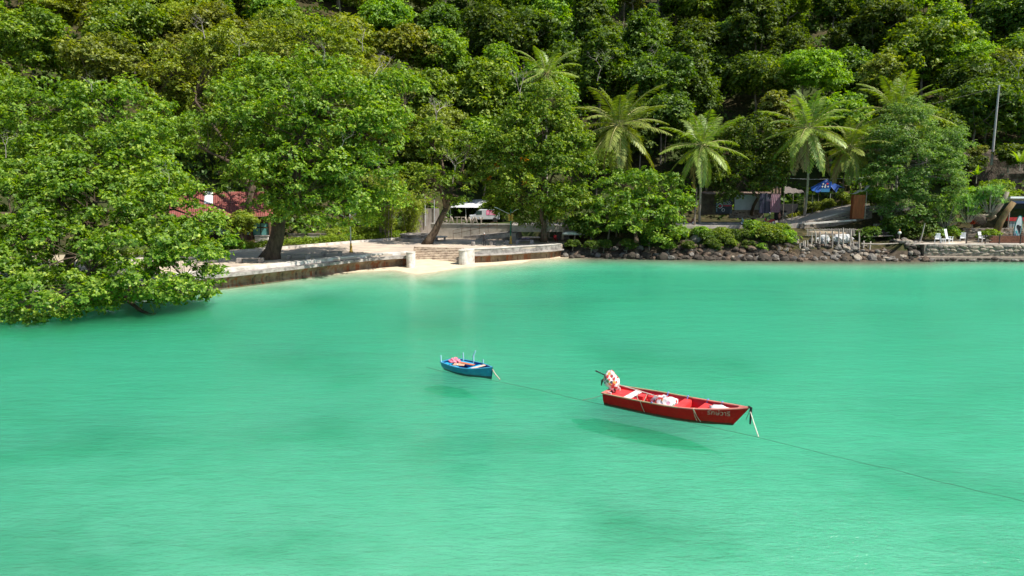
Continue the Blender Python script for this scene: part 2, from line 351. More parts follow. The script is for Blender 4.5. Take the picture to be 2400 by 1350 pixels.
def clump_leaves(rng, cen, rad, flat, per, size, rosette=6, up=0.8, dome=0.55, drop=0.0):
    """leaves in whorls over rounded, ragged clumps. cen (k,3), rad (k,) -> P,N,U,L,W,tint"""
    k = len(cen); n = int(per); q = k * n
    c = np.repeat(cen, n, 0); r = np.repeat(rad * rng.uniform(0.75, 1.2, k), n)
    d = rng.normal(0, 1, (q, 3)); d[:, 2] = np.where(d[:, 2] < -0.2, -d[:, 2] * rng.uniform(-0.6, 1, q), d[:, 2]); d = unit(d)
    lob = 1 + 0.35 * np.sin(d[:, 0] * 4 + np.repeat(rng.uniform(0, 6, k), n)) * np.sin(d[:, 1] * 4 + np.repeat(rng.uniform(0, 6, k), n))
    P = c + d * (r * lob * rng.uniform(0.62, 1.08, q))[:, None] * np.stack([np.ones(q), np.ones(q), np.full(q, flat)], 1)
    P[:, 2] -= drop * r * (1 - d[:, 2]) * 0.3
    nr = unit(d * 0.85 + np.array([0.0, 0.0, up]) * 0.75 + rng.normal(0, 0.32, (q, 3)))
    P = np.repeat(P, rosette, 0); nr = np.repeat(nr, rosette, 0); m = len(P)       # whorl of leaves round each point
    t1 = unit(np.cross(nr, rng.normal(0, 1, (m, 3))))
    lean = rng.uniform(0.1, 0.9, (m, 1))
    U = unit(t1 + nr * lean); Nn = unit(np.cross(np.cross(t1, nr), U) * -1)
    Nn = np.where((Nn * nr).sum(1, keepdims=True) < 0, -Nn, Nn)
    L = size * rng.uniform(0.6, 1.25, m); W = L * rng.uniform(0.42, 0.64, m)
    ct = np.repeat(rng.uniform(0.0, 1.0, k), n * rosette)
    tint = 0.42 + 0.34 * (ct - 0.5) + rng.normal(0, 0.20, m)  # random leaf tone, its spread widened to paint in sunlit sparkle
    return P, Nn, U, L, W, tint

def lobe_points(rng, lobes, count, shell=0.55, spacing=0.0):
    """points near the skin of a union of ellipsoids; lobes = (cx,cy,cz,rx,ry,rz)"""
    lob = np.array(lobes, float); vol = (lob[:, 3] * lob[:, 4] * lob[:, 5]) ** (2 / 3); pr = vol / vol.sum()
    out = []
    tries = 0
    while len(out) < count and tries < count * 40:
        tries += 1
        i = rng.choice(len(lob), p=pr); d = unit(rng.normal(0, 1, 3)); q = rng.uniform(shell, 1.0) * (1.18 if rng.uniform() < 0.12 else 1.0)
        if d[2] < -0.25 and rng.uniform() < 0.45: continue
        p = lob[i, :3] + d * lob[i, 3:] * q
        inside = ((((p - lob[:, :3]) / lob[:, 3:]) ** 2).sum(1) < 0.30).any()
        if inside and rng.uniform() < 0.75: continue
        if spacing and out and (np.linalg.norm(np.array(out[-160:]) - p, axis=1) < spacing).any() and rng.uniform() < 0.8: continue
        out.append(p)
    return np.array(out)

def curve_pts(a, b, n, sag=0.0, jit=0.0, rnd=R):
    a, b = Vector(a), Vector(b); L = (b - a).length
    return [a.lerp(b, i / n) + Vector((rnd.uniform(-1, 1) * jit * L, rnd.uniform(-1, 1) * jit * L, rnd.uniform(-1, 1) * jit * L + sag * L * math.sin(PI * i / n))) * (1 if 0 < i < n else 0) for i in range(n + 1)]

def limbs_to(mb, fork, pts, r0, rnd, nmain=6, stub=None):
    """main limbs from the fork to groups of clumps, thin branches on to every clump"""
    pts = [Vector(p) for p in pts]
    mains = []
    far = sorted(pts, key=lambda p: -(p - fork).length)
    for p in far:                                   # spread-out heads for the main limbs
        if all((p - m).length > (far[0] - fork).length * 0.55 for m in mains): mains.append(p)
        if len(mains) >= nmain: break
    lim = []
    for m in mains:
        q = curve_pts(fork, fork.lerp(m, 0.86), 5, 0.06, 0.05, rnd); lim.append(q)
        mb.tube(q, [r0 * (1 - 0.8 * i / 5) for i in range(6)], 6, cap=False)
    for p in pts:
        best = min(((p - v).length, li, vi) for li, q in enumerate(lim) for vi, v in enumerate(q) if vi > 0)
        v = lim[best[1]][best[2]]
        if best[0] < 0.3: continue
        r = max(0.02, r0 * (1 - 0.8 * best[2] / 5) * 0.42)
        q = curve_pts(v, p, 3, 0.05, 0.06, rnd); mb.tube(q, [r, r * 0.7, r * 0.45, r * 0.2], 4, cap=False)

def make_tree(name, label, base, fork, lobes, leaf, cat='tree', group=None, seed=1, clumps=120, per=40, size=0.25, rosette=6, crad=(0.8, 1.4), flat=0.6,
              trunk_r=0.4, bark=None, shell=0.55, up=0.8, dome=0.55, drop=0.0, extra=None, bend=0.06, nmain=6, spacing=0.0):
    rng = np.random.default_rng(seed); rnd = random.Random(seed)
    base = Vector(base); t = thing(name, label, cat, base, group=group)
    inv = Matrix.Translation(-base)
    cen = lobe_points(rng, lobes, clumps, shell, spacing)
    if extra is not None: cen = np.concatenate([cen, np.array(extra, float)])
    rad = rng.uniform(crad[0], crad[1], len(cen))
    P, Nn, U, L, W, ti = clump_leaves(rng, cen, rad, flat, per, size, rosette, up, dome, drop)
    P = P - np.array(base)[None]
    link('crown', leaf_mesh('crown', P, Nn, U, L, W, ti), LM[leaf], t)
    mb = MB(); fork = Vector(fork)
    q = curve_pts(base - Vector((0, 0, 0.3)), fork, 5, 0.0, bend, rnd)
    mb.tube(q, [trunk_r * (1.45 if i == 0 else 1.0 - 0.09 * i) for i in range(6)], 9)
    limbs_to(mb, fork, cen, trunk_r * 0.5, rnd, nmain)
    mb.xform(inv); mb.build('trunk', bark or BARK, t, smooth=True)
    return t
def px_lobes(L):
    """(px, py, Y, half width px, half height px, depth m) -> ellipsoids in metres"""
    out = []
    for px, py, Y, rx, rz, ry in L:
        p = wd(px, py, Y); k = ppm(Y); out.append((p.x, p.y, p.z, rx / k, ry, rz / k))
    return out
# ------------------------------------------------------------------ the big trees of the shore
def gz(p): return ground_z(p.x, p.y)
# sea almond hanging over the water, with its limb dipping low
b1 = wp(150, 652, PLAT)
make_tree('almond_tree', 'large sea almond with round leaves, hanging low over the water beside the sea wall', b1, wd(190, 520, 61), px_lobes([
    (70, 500, 60, 150, 75, 4), (250, 470, 60, 160, 70, 4), (400, 520, 60, 110, 60, 3.5), (330, 590, 56, 140, 60, 3.5), (130, 600, 56, 150, 75, 4),
    (440, 600, 58, 70, 70, 3), (420, 668, 56, 70, 42, 2.6), (300, 665, 54, 110, 40, 3), (120, 685, 52, 130, 42, 3), (20, 640, 55, 110, 80, 4), (80, 716, 51, 75, 30, 2), (-120, 560, 58, 150, 110, 4), (230, 405, 62, 90, 45, 3), (90, 420, 61, 90, 45, 3), (360, 420, 62, 60, 45, 2.5), (300, 340, 64, 70, 45, 2.5)]),
    'almond', seed=3, clumps=530, per=32, size=0.285, rosette=7, crad=(0.6, 1.15), flat=0.7, trunk_r=0.5, shell=0.6, spacing=0.55, nmain=9,
    extra=[tuple(wd(x, y, Y)) for x, y, Y in [(510, 545, 60), (535, 560, 60), (480, 535, 60), (545, 572, 60), (495, 690, 57), (470, 700, 57), (350, 712, 55), (210, 715, 53), (140, 735, 52), (90, 748, 51), (60, 740, 51), (20, 735, 51), (455, 540, 60), (430, 455, 61), (460, 440, 61), (40, 752, 50.5), (75, 758, 50.5), (110, 745, 51), (165, 742, 51.5), (185, 728, 52), (240, 722, 53), (270, 712, 54), (320, 700, 54.5), (390, 706, 55.5), (430, 704, 56), (505, 640, 58), (500, 668, 57.5), (515, 600, 59), (5, 745, 50.5), (-30, 740, 51)]])
mb = MB(); mb.tube([wd(240, 640, 60), wd(262, 690, 57), wd(300, 705, 56), wd(330, 728, 54.5), wd(352, 738, 54), wd(364, 735, 54)], [0.22, 0.19, 0.16, 0.13, 0.12, 0.10], 8)
mb.xform(Matrix.Translation(-b1)); lo = mb.build('branch', BARK, [o for o in C.objects if o.name == 'almond_tree'][0], smooth=True); lo['label'] = 'sawn low branch dipping to the water'
# the tall almond above it
b2 = wp(40, 620, PLAT)
make_tree('almond_tree', 'tall sea almond rising behind the low-hanging almond, at the picture edge', b2, wd(130, 430, 70), px_lobes([
    (120, 260, 70, 130, 80, 4), (270, 270, 70, 120, 80, 4), (350, 350, 69, 60, 90, 3.5), (200, 350, 67, 150, 70, 4), (20, 330, 68, 120, 110, 4), (60, 400, 66, 110, 60, 3), (-120, 330, 70, 130, 140, 4), (300, 420, 66, 100, 50, 3), (160, 430, 62, 120, 45, 3), (360, 430, 63, 70, 50, 2.5), (40, 440, 62, 90, 50, 3)]),
    'almond', seed=5, clumps=380, per=34, size=0.285, rosette=6, crad=(0.7, 1.3), flat=0.75, trunk_r=0.45, shell=0.62, spacing=0.6)
# the giant on the promenade
b3 = wp(632, 607, PLAT)
make_tree('almond_tree', 'giant spreading tree with thick dark trunk standing on the promenade paving', b3, wd(668, 470, 79), px_lobes([
    (520, 330, 80, 110, 90, 5), (650, 290, 78, 120, 100, 5), (780, 270, 78, 120, 90, 5), (880, 300, 80, 90, 80, 4), (930, 215, 84, 65, 50, 3), (600, 210, 82, 110, 70, 4), (740, 190, 82, 110, 60, 4),
    (700, 400, 76, 150, 70, 5), (830, 420, 77, 110, 80, 4), (590, 410, 80, 60, 40, 3), (770, 490, 76, 120, 50, 4), (880, 480, 80, 70, 60, 3), (640, 485, 76, 60, 35, 2.5)]),
    'almond', seed=8, clumps=620, per=40, size=0.30, rosette=6, crad=(0.8, 1.5), flat=0.8, trunk_r=0.95, shell=0.55, spacing=0.6, nmain=8, bend=0.03)
b4 = wp(573, 570, PLAT)
make_tree('almond_tree', 'second dark-trunked tree beside the red-roofed house, behind the hedge', b4, wd(590, 450, 95), px_lobes([
    (480, 180, 106, 120, 90, 5), (600, 130, 106, 130, 80, 5), (720, 120, 106, 120, 70, 5), (430, 280, 106, 90, 80, 4), (560, 270, 104, 110, 70, 4), (500, 380, 107, 100, 50, 3), (640, 370, 98, 70, 50, 3), (800, 150, 106, 70, 60, 4)]),
    'almond_olive', seed=12, clumps=350, per=34, size=0.34, rosette=6, crad=(0.9, 1.6), flat=0.8, trunk_r=0.6, shell=0.58, spacing=0.7)
# slanting tree by the round planter
b5 = wp(1000, 572, PLAT)
t5 = make_tree('leaning_tree', 'thin-leaved tree with slanting trunk growing beside the round concrete planter', b5, wd(1046, 488, 97.5), px_lobes([
    (1010, 330, 98, 55, 40, 3), (1070, 350, 98, 55, 45, 3), (1030, 420, 97, 70, 35, 3), (1095, 430, 97, 45, 30, 2.5), (990, 440, 97, 40, 30, 2.5), (1060, 470, 96, 60, 18, 2), (1000, 300, 99, 40, 25, 2)]),
    'almond', seed=17, clumps=120, per=18, size=0.32, rosette=6, crad=(0.5, 1.0), flat=0.75, trunk_r=0.62, shell=0.4, nmain=8, bend=0.02)
# dome tree with orange blossom
b6 = wp(1275, 561, 2.2)
make_tree('dome_tree', 'dense round green tree above the lamp post, hung with a few orange leaves', b6, wd(1268, 470, 98), px_lobes([
    (1255, 330, 96, 120, 80, 3.2), (1190, 390, 97.5, 70, 75, 2.8), (1320, 400, 96, 70, 100, 3.5), (1265, 430, 95.5, 95, 70, 2.8), (1270, 250, 97, 70, 50, 2.8), (1180, 460, 100, 40, 40, 2.5), (1330, 490, 98, 50, 40, 3), (1250, 505, 100, 55, 32, 2.2), (1330, 480, 96, 50, 45, 2.5), (1195, 490, 100.5, 40, 30, 2.0)]),
    'almond', seed=21, clumps=420, per=36, size=0.285, rosette=6, crad=(0.7, 1.25), flat=0.85, trunk_r=0.4, shell=0.66, spacing=0.6)
ob = [o for o in C.objects if o.name == 'dome_tree'][0]
rngf = np.random.default_rng(4); cf = np.array([tuple(wd(x, y, Y)) for x, y, Y in [(1168, 380, 96), (1165, 388, 96), (1229, 376, 94), (1230, 430, 94), (1148, 420, 97), (1410, 412, 96)][:5]])
P, Nn, U, L, W, ti = clump_leaves(rngf, cf, np.full(len(cf), 0.35), 0.8, 5, 0.34, 5); link('withered_leaves', leaf_mesh('withered_leaves', P - np.array(b6), Nn, U, L, W, ti), LM['flower'], ob)['label'] = 'orange withered leaves'
# low spreading tree over the boulders
b7 = wp(1492, 560, 2.6)
make_tree('spreading_tree', 'low wide tree with sunlit top leaning out over the boulders, between two palms', b7, wd(1500, 500, 98), px_lobes([
    (1500, 430, 98, 95, 38, 3.5), (1580, 465, 97, 45, 35, 3), (1440, 480, 97, 60, 40, 3), (1520, 500, 95, 90, 45, 3), (1560, 540, 94, 60, 35, 2.5), (1470, 530, 95, 45, 30, 2.5), (1400, 520, 97, 35, 35, 2.5)]),
    'almond', seed=25, clumps=240, per=32, size=0.28, rosette=6, crad=(0.6, 1.1), flat=0.7, trunk_r=0.22, shell=0.6, spacing=0.5)
b8 = wp(1768, 512, 4.2)
make_tree('mango_tree', 'dense dark leafy tree in front of the white-walled shop by the road', b8, wd(1765, 450, 105), px_lobes([
    (1760, 330, 108, 75, 55, 4), (1700, 380, 107, 50, 60, 3.5), (1800, 390, 107, 50, 60, 3.5), (1750, 420, 104, 85, 45, 3), (1690, 440, 104, 30, 30, 2), (1820, 340, 108, 30, 40, 3)]),
    'deep', seed=29, clumps=230, per=40, size=0.28, rosette=6, crad=(0.7, 1.1), flat=0.95, trunk_r=0.33, shell=0.7, drop=0.3)
b9 = wp(2145, 552, 2.4)
make_tree('tamarind_tree', 'big fine-leaved feathery blue-green tree above the bamboo poles on the bank', b9, wd(2150, 480, 99), px_lobes([
    (2110, 320, 100, 70, 60, 4), (2180, 350, 99, 70, 55, 4), (2230, 340, 99, 40, 45, 3), (2100, 420, 98, 70, 55, 4), (2190, 430, 97, 65, 55, 4), (2130, 490, 97, 70, 45, 3), (2060, 370, 100, 35, 45, 3), (2215, 400, 97, 40, 40, 3), (2130, 265, 101, 45, 30, 3), (2150, 380, 98, 80, 70, 4), (2150, 535, 97, 70, 28, 2.5)]),
    'grey_green', seed=33, clumps=390, per=70, size=0.20, rosette=5, crad=(0.7, 1.25), flat=0.7, trunk_r=0.30, shell=0.6, bark=BARK_GREY, up=1.0)
# bamboo grove behind the hedge
def bamboo(name, label, px, py, Y, h, spread, seed, n=26, leaf='bamboo'):
    rng = np.random.default_rng(seed); rnd = random.Random(seed); base = wd(px, py, Y); base.z = gz(base)
    t = thing(name, label, 'bamboo', base); mb = MB(); cen = []
    for i in range(n):
        a = rnd.uniform(0, 2 * PI); r = rnd.uniform(0, 0.9); hh = h * rnd.uniform(0.6, 1.0); out = spread * rnd.uniform(0.3, 1.0)
        pts = [Vector((math.cos(a) * (r + out * u ** 2.2), math.sin(a) * (r + out * u ** 2.2), hh * (u - 0.16 * u ** 4))) for u in (0, 0.25, 0.5, 0.75, 0.9, 1.0)]
        mb.tube(pts, [0.045, 0.045, 0.04, 0.03, 0.018, 0.008], 5, cap=False)
        for u in np.linspace(0.22, 1.0, 9):
            k = min(4, int(u * 5)); p = pts[k].lerp(pts[k + 1], u * 5 - k) if k < 5 else pts[5]
            cen.append(tuple(p + Vector((rnd.uniform(-.5, .5), rnd.uniform(-.5, .5), -0.2))))
    cen = np.array(cen); rad = rng.uniform(0.45, 0.9, len(cen))
    P, Nn, U, L, W, ti = clump_leaves(rng, cen, rad, 0.9, 22, 0.24, 4, up=0.6, drop=0.7); W *= 0.42; U = unit(U - np.array([0, 0, 0.5]))
    link('foliage', leaf_mesh('foliage', P, Nn, U, L, W, ti), LM[leaf], t); mb.build('stems', BARK_GREY, t); return t
bamboo('bamboo_clump', 'tall yellow-green bamboo clump between the giant tree and the slanting trunk', 905, 566, 104, 12.5, 3.4, 41, 34)
bamboo('bamboo_clump', 'shorter bamboo clump drooping just behind the planter', 960, 555, 108, 9.0, 2.6, 42, 24)

# ------------------------------------------------------------------ palms
def palm_meshes(seed, nfr=27, flen=4.5, dry=1):
    """fronds: arching midribs with hanging leaflets; a crown mesh, dry fronds, nuts"""
    rng = np.random.default_rng(seed); acc = {0: [[] for _ in range(6)], 1: [[] for _ in range(6)]}; rib = MB()
    for i in range(nfr + dry):
        isdry = i >= nfr
        a = i * 2.399 + rng.uniform(-.2, .2); u = i / nfr
        el = math.radians(86 - 150 * min(u, 1.0) ** 0.9 + rng.uniform(-8, 8)) if not isdry else math.radians(-62 + rng.uniform(-12, 12))
        ln = flen * rng.uniform(0.85, 1.1) * (0.8 if u < 0.12 else 1.0); sag = (0.70 if el > 0.2 else 0.45) * rng.uniform(0.75, 1.25)
        d = np.array([math.cos(a), math.sin(a), 0]); n = 54
        s = np.linspace(0, 1, n); ang = el - sag * s ** 1.6 * 1.25
        seg = ln / n; q = np.zeros((n, 3)); p = np.array([0, 0, 0.0]) + d * 0.12
        T = np.stack([d[0] * np.cos(ang), d[1] * np.cos(ang), np.sin(ang)], 1)
        for j in range(n): q[j] = p; p = p + T[j] * seg
        rib.tube([tuple(v) for v in q[::9]] + [tuple(q[-1])], [0.045 * (1 - 0.85 * k / 6) for k in range(len(q[::9]) + 1)], 4, cap=False)
        S = unit(np.cross(T, np.array([0, 0, 1.0]) + T * 0.001)); Up = unit(np.cross(S, T))
        twist = rng.uniform(-0.5, 0.5)
        for sd in (-1, 1):
            k = slice(6, n); m = n - 6
            ss = s[k]; L = ln * 0.21 * np.sin(np.pi * (0.16 + 0.80 * ss)) ** 0.7 * rng.uniform(0.8, 1.15, m)
            hang = 0.45 + 0.55 * rng.uniform(0.5, 1.0, m) + sd * twist * 0.4
            U = unit(S[k] * sd + T[k] * (0.55 + 0.5 * ss)[:, None] - np.array([0, 0, 1]) * (hang * 0.55)[:, None] + Up[k] * 0.25 + rng.normal(0, 0.07, (m, 3)))
            Nn = unit(np.cross(U, T[k]) * sd + 1e-6); Nn = np.where(Nn[:, 2:] < 0, -Nn, Nn)
            g = acc[1 if isdry else 0]
            for lst, v in zip(g, (q[k] + rng.normal(0, 0.01, (m, 3)), Nn, U, L, np.full(m, 0.082), rng.normal(0.5, 0.13, m) + 0.35 * (u - 0.5))): lst.append(v)
    M_ = []
    for key in (0, 1):
        A = [np.concatenate(v) for v in acc[key]]; M_.append(leaf_mesh('fronds', *A, fold=0.05, droop=0.12))
    return M_[0], M_[1], rib.mesh('midribs')
PALMS = [palm_meshes(51), palm_meshes(52, 26, 4.2, 3), palm_meshes(53, 30, 4.6, 1)]
RIBM = surf('frond_midrib', (0.36, 0.34, 0.12), (0.25, 0.22, 0.08), 4, 0.6, 0)
NUT = surf('coconut_husk', (0.20, 0.16, 0.05), (0.12, 0.10, 0.03), 4, 0.7, 0.1)
def palm(label, base, top, scale, kind, rz, r=0.20, bow=0.0, shift=0.0):
    base, top = Vector(base), Vector(top); t = thing('coconut_palm', label, 'palm tree', base, group='coconut palms along the shore')
    d = top - base; mb = MB(); k = 12
    pts = [d * (i / k) + Vector((bow * math.sin(PI * i / k), 0, 0)) for i in range(k + 1)]
    mb.tube([pts[0] - Vector((0, 0, 0.3))] + pts, [r * 1.5, r * 1.25] + [r * (1 - 0.35 * i / k) * (1.03 if i % 2 else 0.97) for i in range(1, k + 1)], 10)
    mb.build('trunk', BARK_PALM, t, smooth=True)
    mt = Matrix.Translation(d) @ Matrix.Rotation(rz, 4, 'Z') @ Matrix.Scale(scale, 4)
    for me, nm, ma in ((PALMS[kind][0], 'fronds', LM['palm']), (PALMS[kind][1], 'dry_fronds', LM['palm_dry']), (PALMS[kind][2], 'midribs', RIBM)):
        o = link(nm, me, ma, t); o.matrix_local = mt
        if not me.materials: me.materials.append(ma)
    nb = MB(); rr = random.Random(kind + 7)
    for i in range(7):
        a = i * 0.9 + rr.uniform(-.2, .2); c = (math.cos(a) * 0.33, math.sin(a) * 0.33, -0.30 - rr.uniform(0, .2))
        nb.lathe([(0.02, -0.15), (0.09, -0.1), (0.115, 0), (0.09, 0.1), (0.02, 0.14)], 6, c)
    o = nb.build('coconuts', NUT, t, smooth=True); o.matrix_local = mt
    return t
def palm_px(label, bx, by, bz, tx, ty, Y, scale, kind, rz, **kw):
    b = wp(bx, by, bz) if bz is not None else wd(bx, by, Y)
    palm(label, b, wd(tx, ty, Y if Y else b.y), scale, kind, rz, **kw)
palm_px('large coconut palm with wide drooping fronds beside the dome tree', 1440, 500, 4.0, 1450, 292, 103, 1.72, 2, 0.4)
palm_px('coconut palm with straight pale trunk rising from the boulder bank between spreading tree and shop', 1638, 545, 2.4, 1645, 340, 99.5, 1.48, 0, 1.3)
palm_px('tall coconut palm with long bare trunk left of the blue canopy', 1882, 535, 3.0, 1894, 300, 100, 1.68, 1, 2.2, bow=0.35)
palm_px('shaggy coconut palm with bent trunk in front of the brown wooden booth', 2024, 528, 3.2, 1992, 345, 101, 1.35, 1, 4.0, bow=0.5)
palm_px('coconut palm showing only its upright fronds behind the feathery tree', 2100, 470, 7.0, 2105, 262, 112, 1.75, 2, 5.2)
p_ = wd(1283, 300, 122); p_.z = gz(p_)
palm('coconut palm standing highest, on the slope above the dome tree', p_, wd(1280, 172, 122), 1.45, 0, 3.3)

# ------------------------------------------------------------------ hillside forest: shared crowns, every tree its own thing
def proto(seed, h, rx, rz, cz, nl, clumps, per, size, ros, crad, flat, up=0.8, drop=0.0, shell=0.6, tr=0.16, W=1.0):
    rng = np.random.default_rng(seed); rnd = random.Random(seed); lobes = []
    for i in range(nl):
        a = rng.uniform(0, 2 * PI); q = rng.uniform(0.2, 0.75); s = rng.uniform(0.32, 0.55)
        lobes.append((math.cos(a) * rx * q, math.sin(a) * rx * q, cz + rng.uniform(-0.5, 0.7) * rz, rx * s, rx * s, rz * s * 1.1))
    lobes.append((0, 0, cz + rz * 0.35, rx * 0.6, rx * 0.6, rz * 0.6))
    cen = lobe_points(rng, lobes, clumps, shell); rad = rng.uniform(crad[0], crad[1], len(cen))
    A = list(clump_leaves(rng, cen, rad, flat, per, size, ros, up, 0.55, drop)); A[4] = A[4] * W
    mb = MB(); fork = Vector((rnd.uniform(-.4, .4), rnd.uniform(-.4, .4), cz - rz * 0.55))
    mb.tube(curve_pts((0, 0, -0.8), fork, 4, 0, 0.03, rnd), [tr * 1.3, tr, tr * 0.9, tr * 0.8, tr * 0.7], 6, cap=False)
    limbs_to(mb, fork, cen[::2], tr * 0.6, rnd, 5)
    return leaf_mesh('crown', *A), mb.mesh('trunk')
PROTO = {
 'broad': [proto(101, 9, 4.6, 3.0, 6.2, 9, 130, 36, 0.40, 5, (0.9, 1.5), 0.8), proto(102, 9, 4.9, 3.3, 6.5, 11, 140, 34, 0.40, 5, (0.9, 1.6), 0.8)],
 'feathery': [proto(103, 9, 4.6, 2.4, 7.0, 10, 110, 54, 0.31, 4, (0.9, 1.6), 0.42, 1.1, W=0.8), proto(104, 8, 4.2, 2.6, 7.2, 9, 105, 54, 0.31, 4, (0.9, 1.5), 0.42, 1.1, W=0.8)],
 'dense': [proto(105, 8, 4.2, 3.6, 5.4, 12, 150, 34, 0.36, 5, (0.8, 1.3), 0.9, drop=0.2, shell=0.72), proto(106, 8, 4.0, 3.9, 5.4, 12, 150, 34, 0.36, 5, (0.8, 1.3), 0.9, drop=0.2, shell=0.72)],
 'tall': [proto(107, 12, 3.2, 4.6, 8.6, 11, 120, 34, 0.37, 5, (0.8, 1.3), 0.65), proto(108, 13, 3.0, 4.2, 9.8, 10, 110, 34, 0.37, 5, (0.8, 1.3), 0.6)],
 'bush': [proto(109, 3, 2.6, 1.9, 1.7, 9, 80, 26, 0.32, 5, (0.5, 0.9), 0.7), proto(110, 3, 2.4, 1.6, 1.5, 9, 80, 28, 0.28, 5, (0.5, 0.8), 0.7)],
}
LAND = [(60, 'the low almond'), (330, 'the tall almond'), (520, 'the red-roofed house'), (650, 'the giant tree'), (800, 'the hedge lamp'), (930, 'the bamboo clump'), (1040, 'the slanting trunk'),
        (1130, 'the white pavilion'), (1250, 'the dome tree'), (1330, 'the upturned boat'), (1450, 'the widest palm'), (1560, 'the spreading tree'), (1640, 'the straight palm'), (1760, 'the white-walled shop'), (1830, 'the striped cloths'),
        (1895, 'the tall bare palm'), (1945, 'the blue canopy'), (2015, 'the brown booth'), (2110, 'the hidden palm'), (2200, 'the feathery tree'), (2290, 'the pandanus'), (2370, 'the paddleboard')]
USED = set()
def place_tree(kind, px, Y, leaf, scale=1.0, rz=None, cat='tree', name='forest_tree', z=None, group='trees of the hillside forest', sx=1.0, sz=1.0):
    p = wd(px, 300, Y); p = Vector((p.x, Y, ground_z(p.x, Y))) if z is None else Vector((p.x, Y, z))
    hgt = 'at the hill foot' if Y < 126 else 'low on the slope' if Y < 142 else 'halfway uphill' if Y < 162 else 'high uphill' if Y < 184 else 'on the skyline'
    if cat != 'tree': hgt = 'on the ground'
    tone = {'almond': 'fresh green', 'almond_olive': 'yellow-olive', 'deep': 'dark green', 'bright': 'bright green', 'olive': 'dull olive', 'grey_green': 'blue-green', 'bamboo': 'yellow-green'}[leaf]
    shape = {'broad': 'broad-crowned', 'feathery': 'flat-layered', 'dense': 'thick round', 'tall': 'tall slender', 'bush': 'bushy'}[kind]
    lm = min(LAND, key=lambda q: abs(q[0] - px)); side = 'above' if abs(lm[0] - px) < 18 else ('up left of' if px < lm[0] else 'up right of')
    if cat != 'tree': side = side.replace('up ', '').replace('above', 'next to')
    lab = f'{tone} {shape} {cat} {hgt}, {side} {lm[1]}'
    for extra in ('', 'small ', 'larger ', 'leaning ', 'spreading ', 'lopsided ', 'shaded ', 'sunlit ', 'airy ', 'heavy ', 'ragged ', 'plain '):
        l2 = extra + lab
        if l2 not in USED: break
    USED.add(l2)
    t = thing(name, l2, cat, p, R.uniform(0, 2 * PI) if rz is None else rz, group); s = scale * R.uniform(0.92, 1.08); t.scale = (s * sx, s * sx, s * sz)
    cm, tm = PROTO[kind][R.randrange(2)]
    c = link('crown', cm, None, t); 
    if not cm.materials: cm.materials.append(LM[leaf])
    c.material_slots[0].link = 'OBJECT'; c.material_slots[0].material = LM[leaf]
    k = link('trunk', tm, BARK_GREY, t); k.hide_render = False
    return t
# notable ones
place_tree('broad', 552, 92.5, 'almond_olive', 0.42, z=1.6)
for a in [('feathery', 905, 150, 'bright', 1.05), ('feathery', 968, 146, 'bright', 0.8), ('broad', 1030, 128, 'olive', 1.15), ('broad', 935, 175, 'olive', 1.25), ('broad', 1010, 182, 'almond_olive', 1.2), ('feathery', 1140, 176, 'bright', 1.0),
          ('feathery', 1400, 126, 'bright', 0.80), ('dense', 1440, 165, 'deep', 1.3), ('dense', 1330, 160, 'deep', 1.3), ('dense', 1240, 165, 'deep', 1.25), ('broad', 1720, 160, 'grey_green', 1.2), ('broad', 1790, 140, 'almond', 1.3), ('dense', 1620, 140, 'deep', 1.45),
          ('feathery', 1975, 125, 'bright', 0.75), ('feathery', 2020, 165, 'bright', 1.1), ('feathery', 2130, 140, 'bright', 0.95), ('feathery', 2180, 172, 'bright', 1.05), ('broad', 2250, 150, 'grey_green', 1.1), ('broad', 2340, 140, 'olive', 1.1),
          ('feathery', 1985, 120, 'grey_green', 0.7), ('dense', 1110, 140, 'deep', 1.1), ('dense', 1190, 132, 'deep', 1.0), ('bush', 985, 122, 'bright', 1.4), ('bush', 1180, 116, 'bright', 1.3), ('tall', 1560, 132, 'deep', 0.9), ('tall', 1500, 128, 'deep', 0.8)]:
    place_tree(*a)
# the rest of the wood, row behind row up the slope
kinds_l = [('broad', 'olive'), ('broad', 'almond_olive'), ('dense', 'almond'), ('feathery', 'bamboo'), ('broad', 'almond'), ('dense', 'olive')]
kinds_r = [('dense', 'deep'), ('broad', 'deep'), ('tall', 'deep'), ('feathery', 'bamboo'), ('feathery', 'bright'), ('dense', 'almond'), ('broad', 'almond'), ('tall', 'olive')]
for Y, n, sc in [(112, 14, 1.1), (120, 18, 1.2), (129, 20, 1.3), (139, 21, 1.4), (150, 22, 1.5), (162, 22, 1.55), (175, 22, 1.65), (189, 22, 1.75), (204, 22, 1.85)]:
    for i in range(n):
        px = -90 + 2580 * (i + 0.5) / n + R.uniform(-45, 45) + (Y % 7) * 9
        yy = Y + R.uniform(-4, 4)
        x_ = (px - 1200) / F_PX * yy
        if yy < interp(x_, HILLFOOT) + (3 if px < 900 else 6): continue
        if 1660 < px < 2080 and yy < 118: continue
        kd = R.choice(kinds_l if px < 980 + R.uniform(-120, 160) else kinds_r)
        if 1300 < px < 1780 and yy < 160: kd = R.choice([('dense', 'deep'), ('tall', 'deep'), ('broad', 'deep')])
        place_tree(kd[0], px, yy, kd[1], sc * R.uniform(0.85, 1.15))
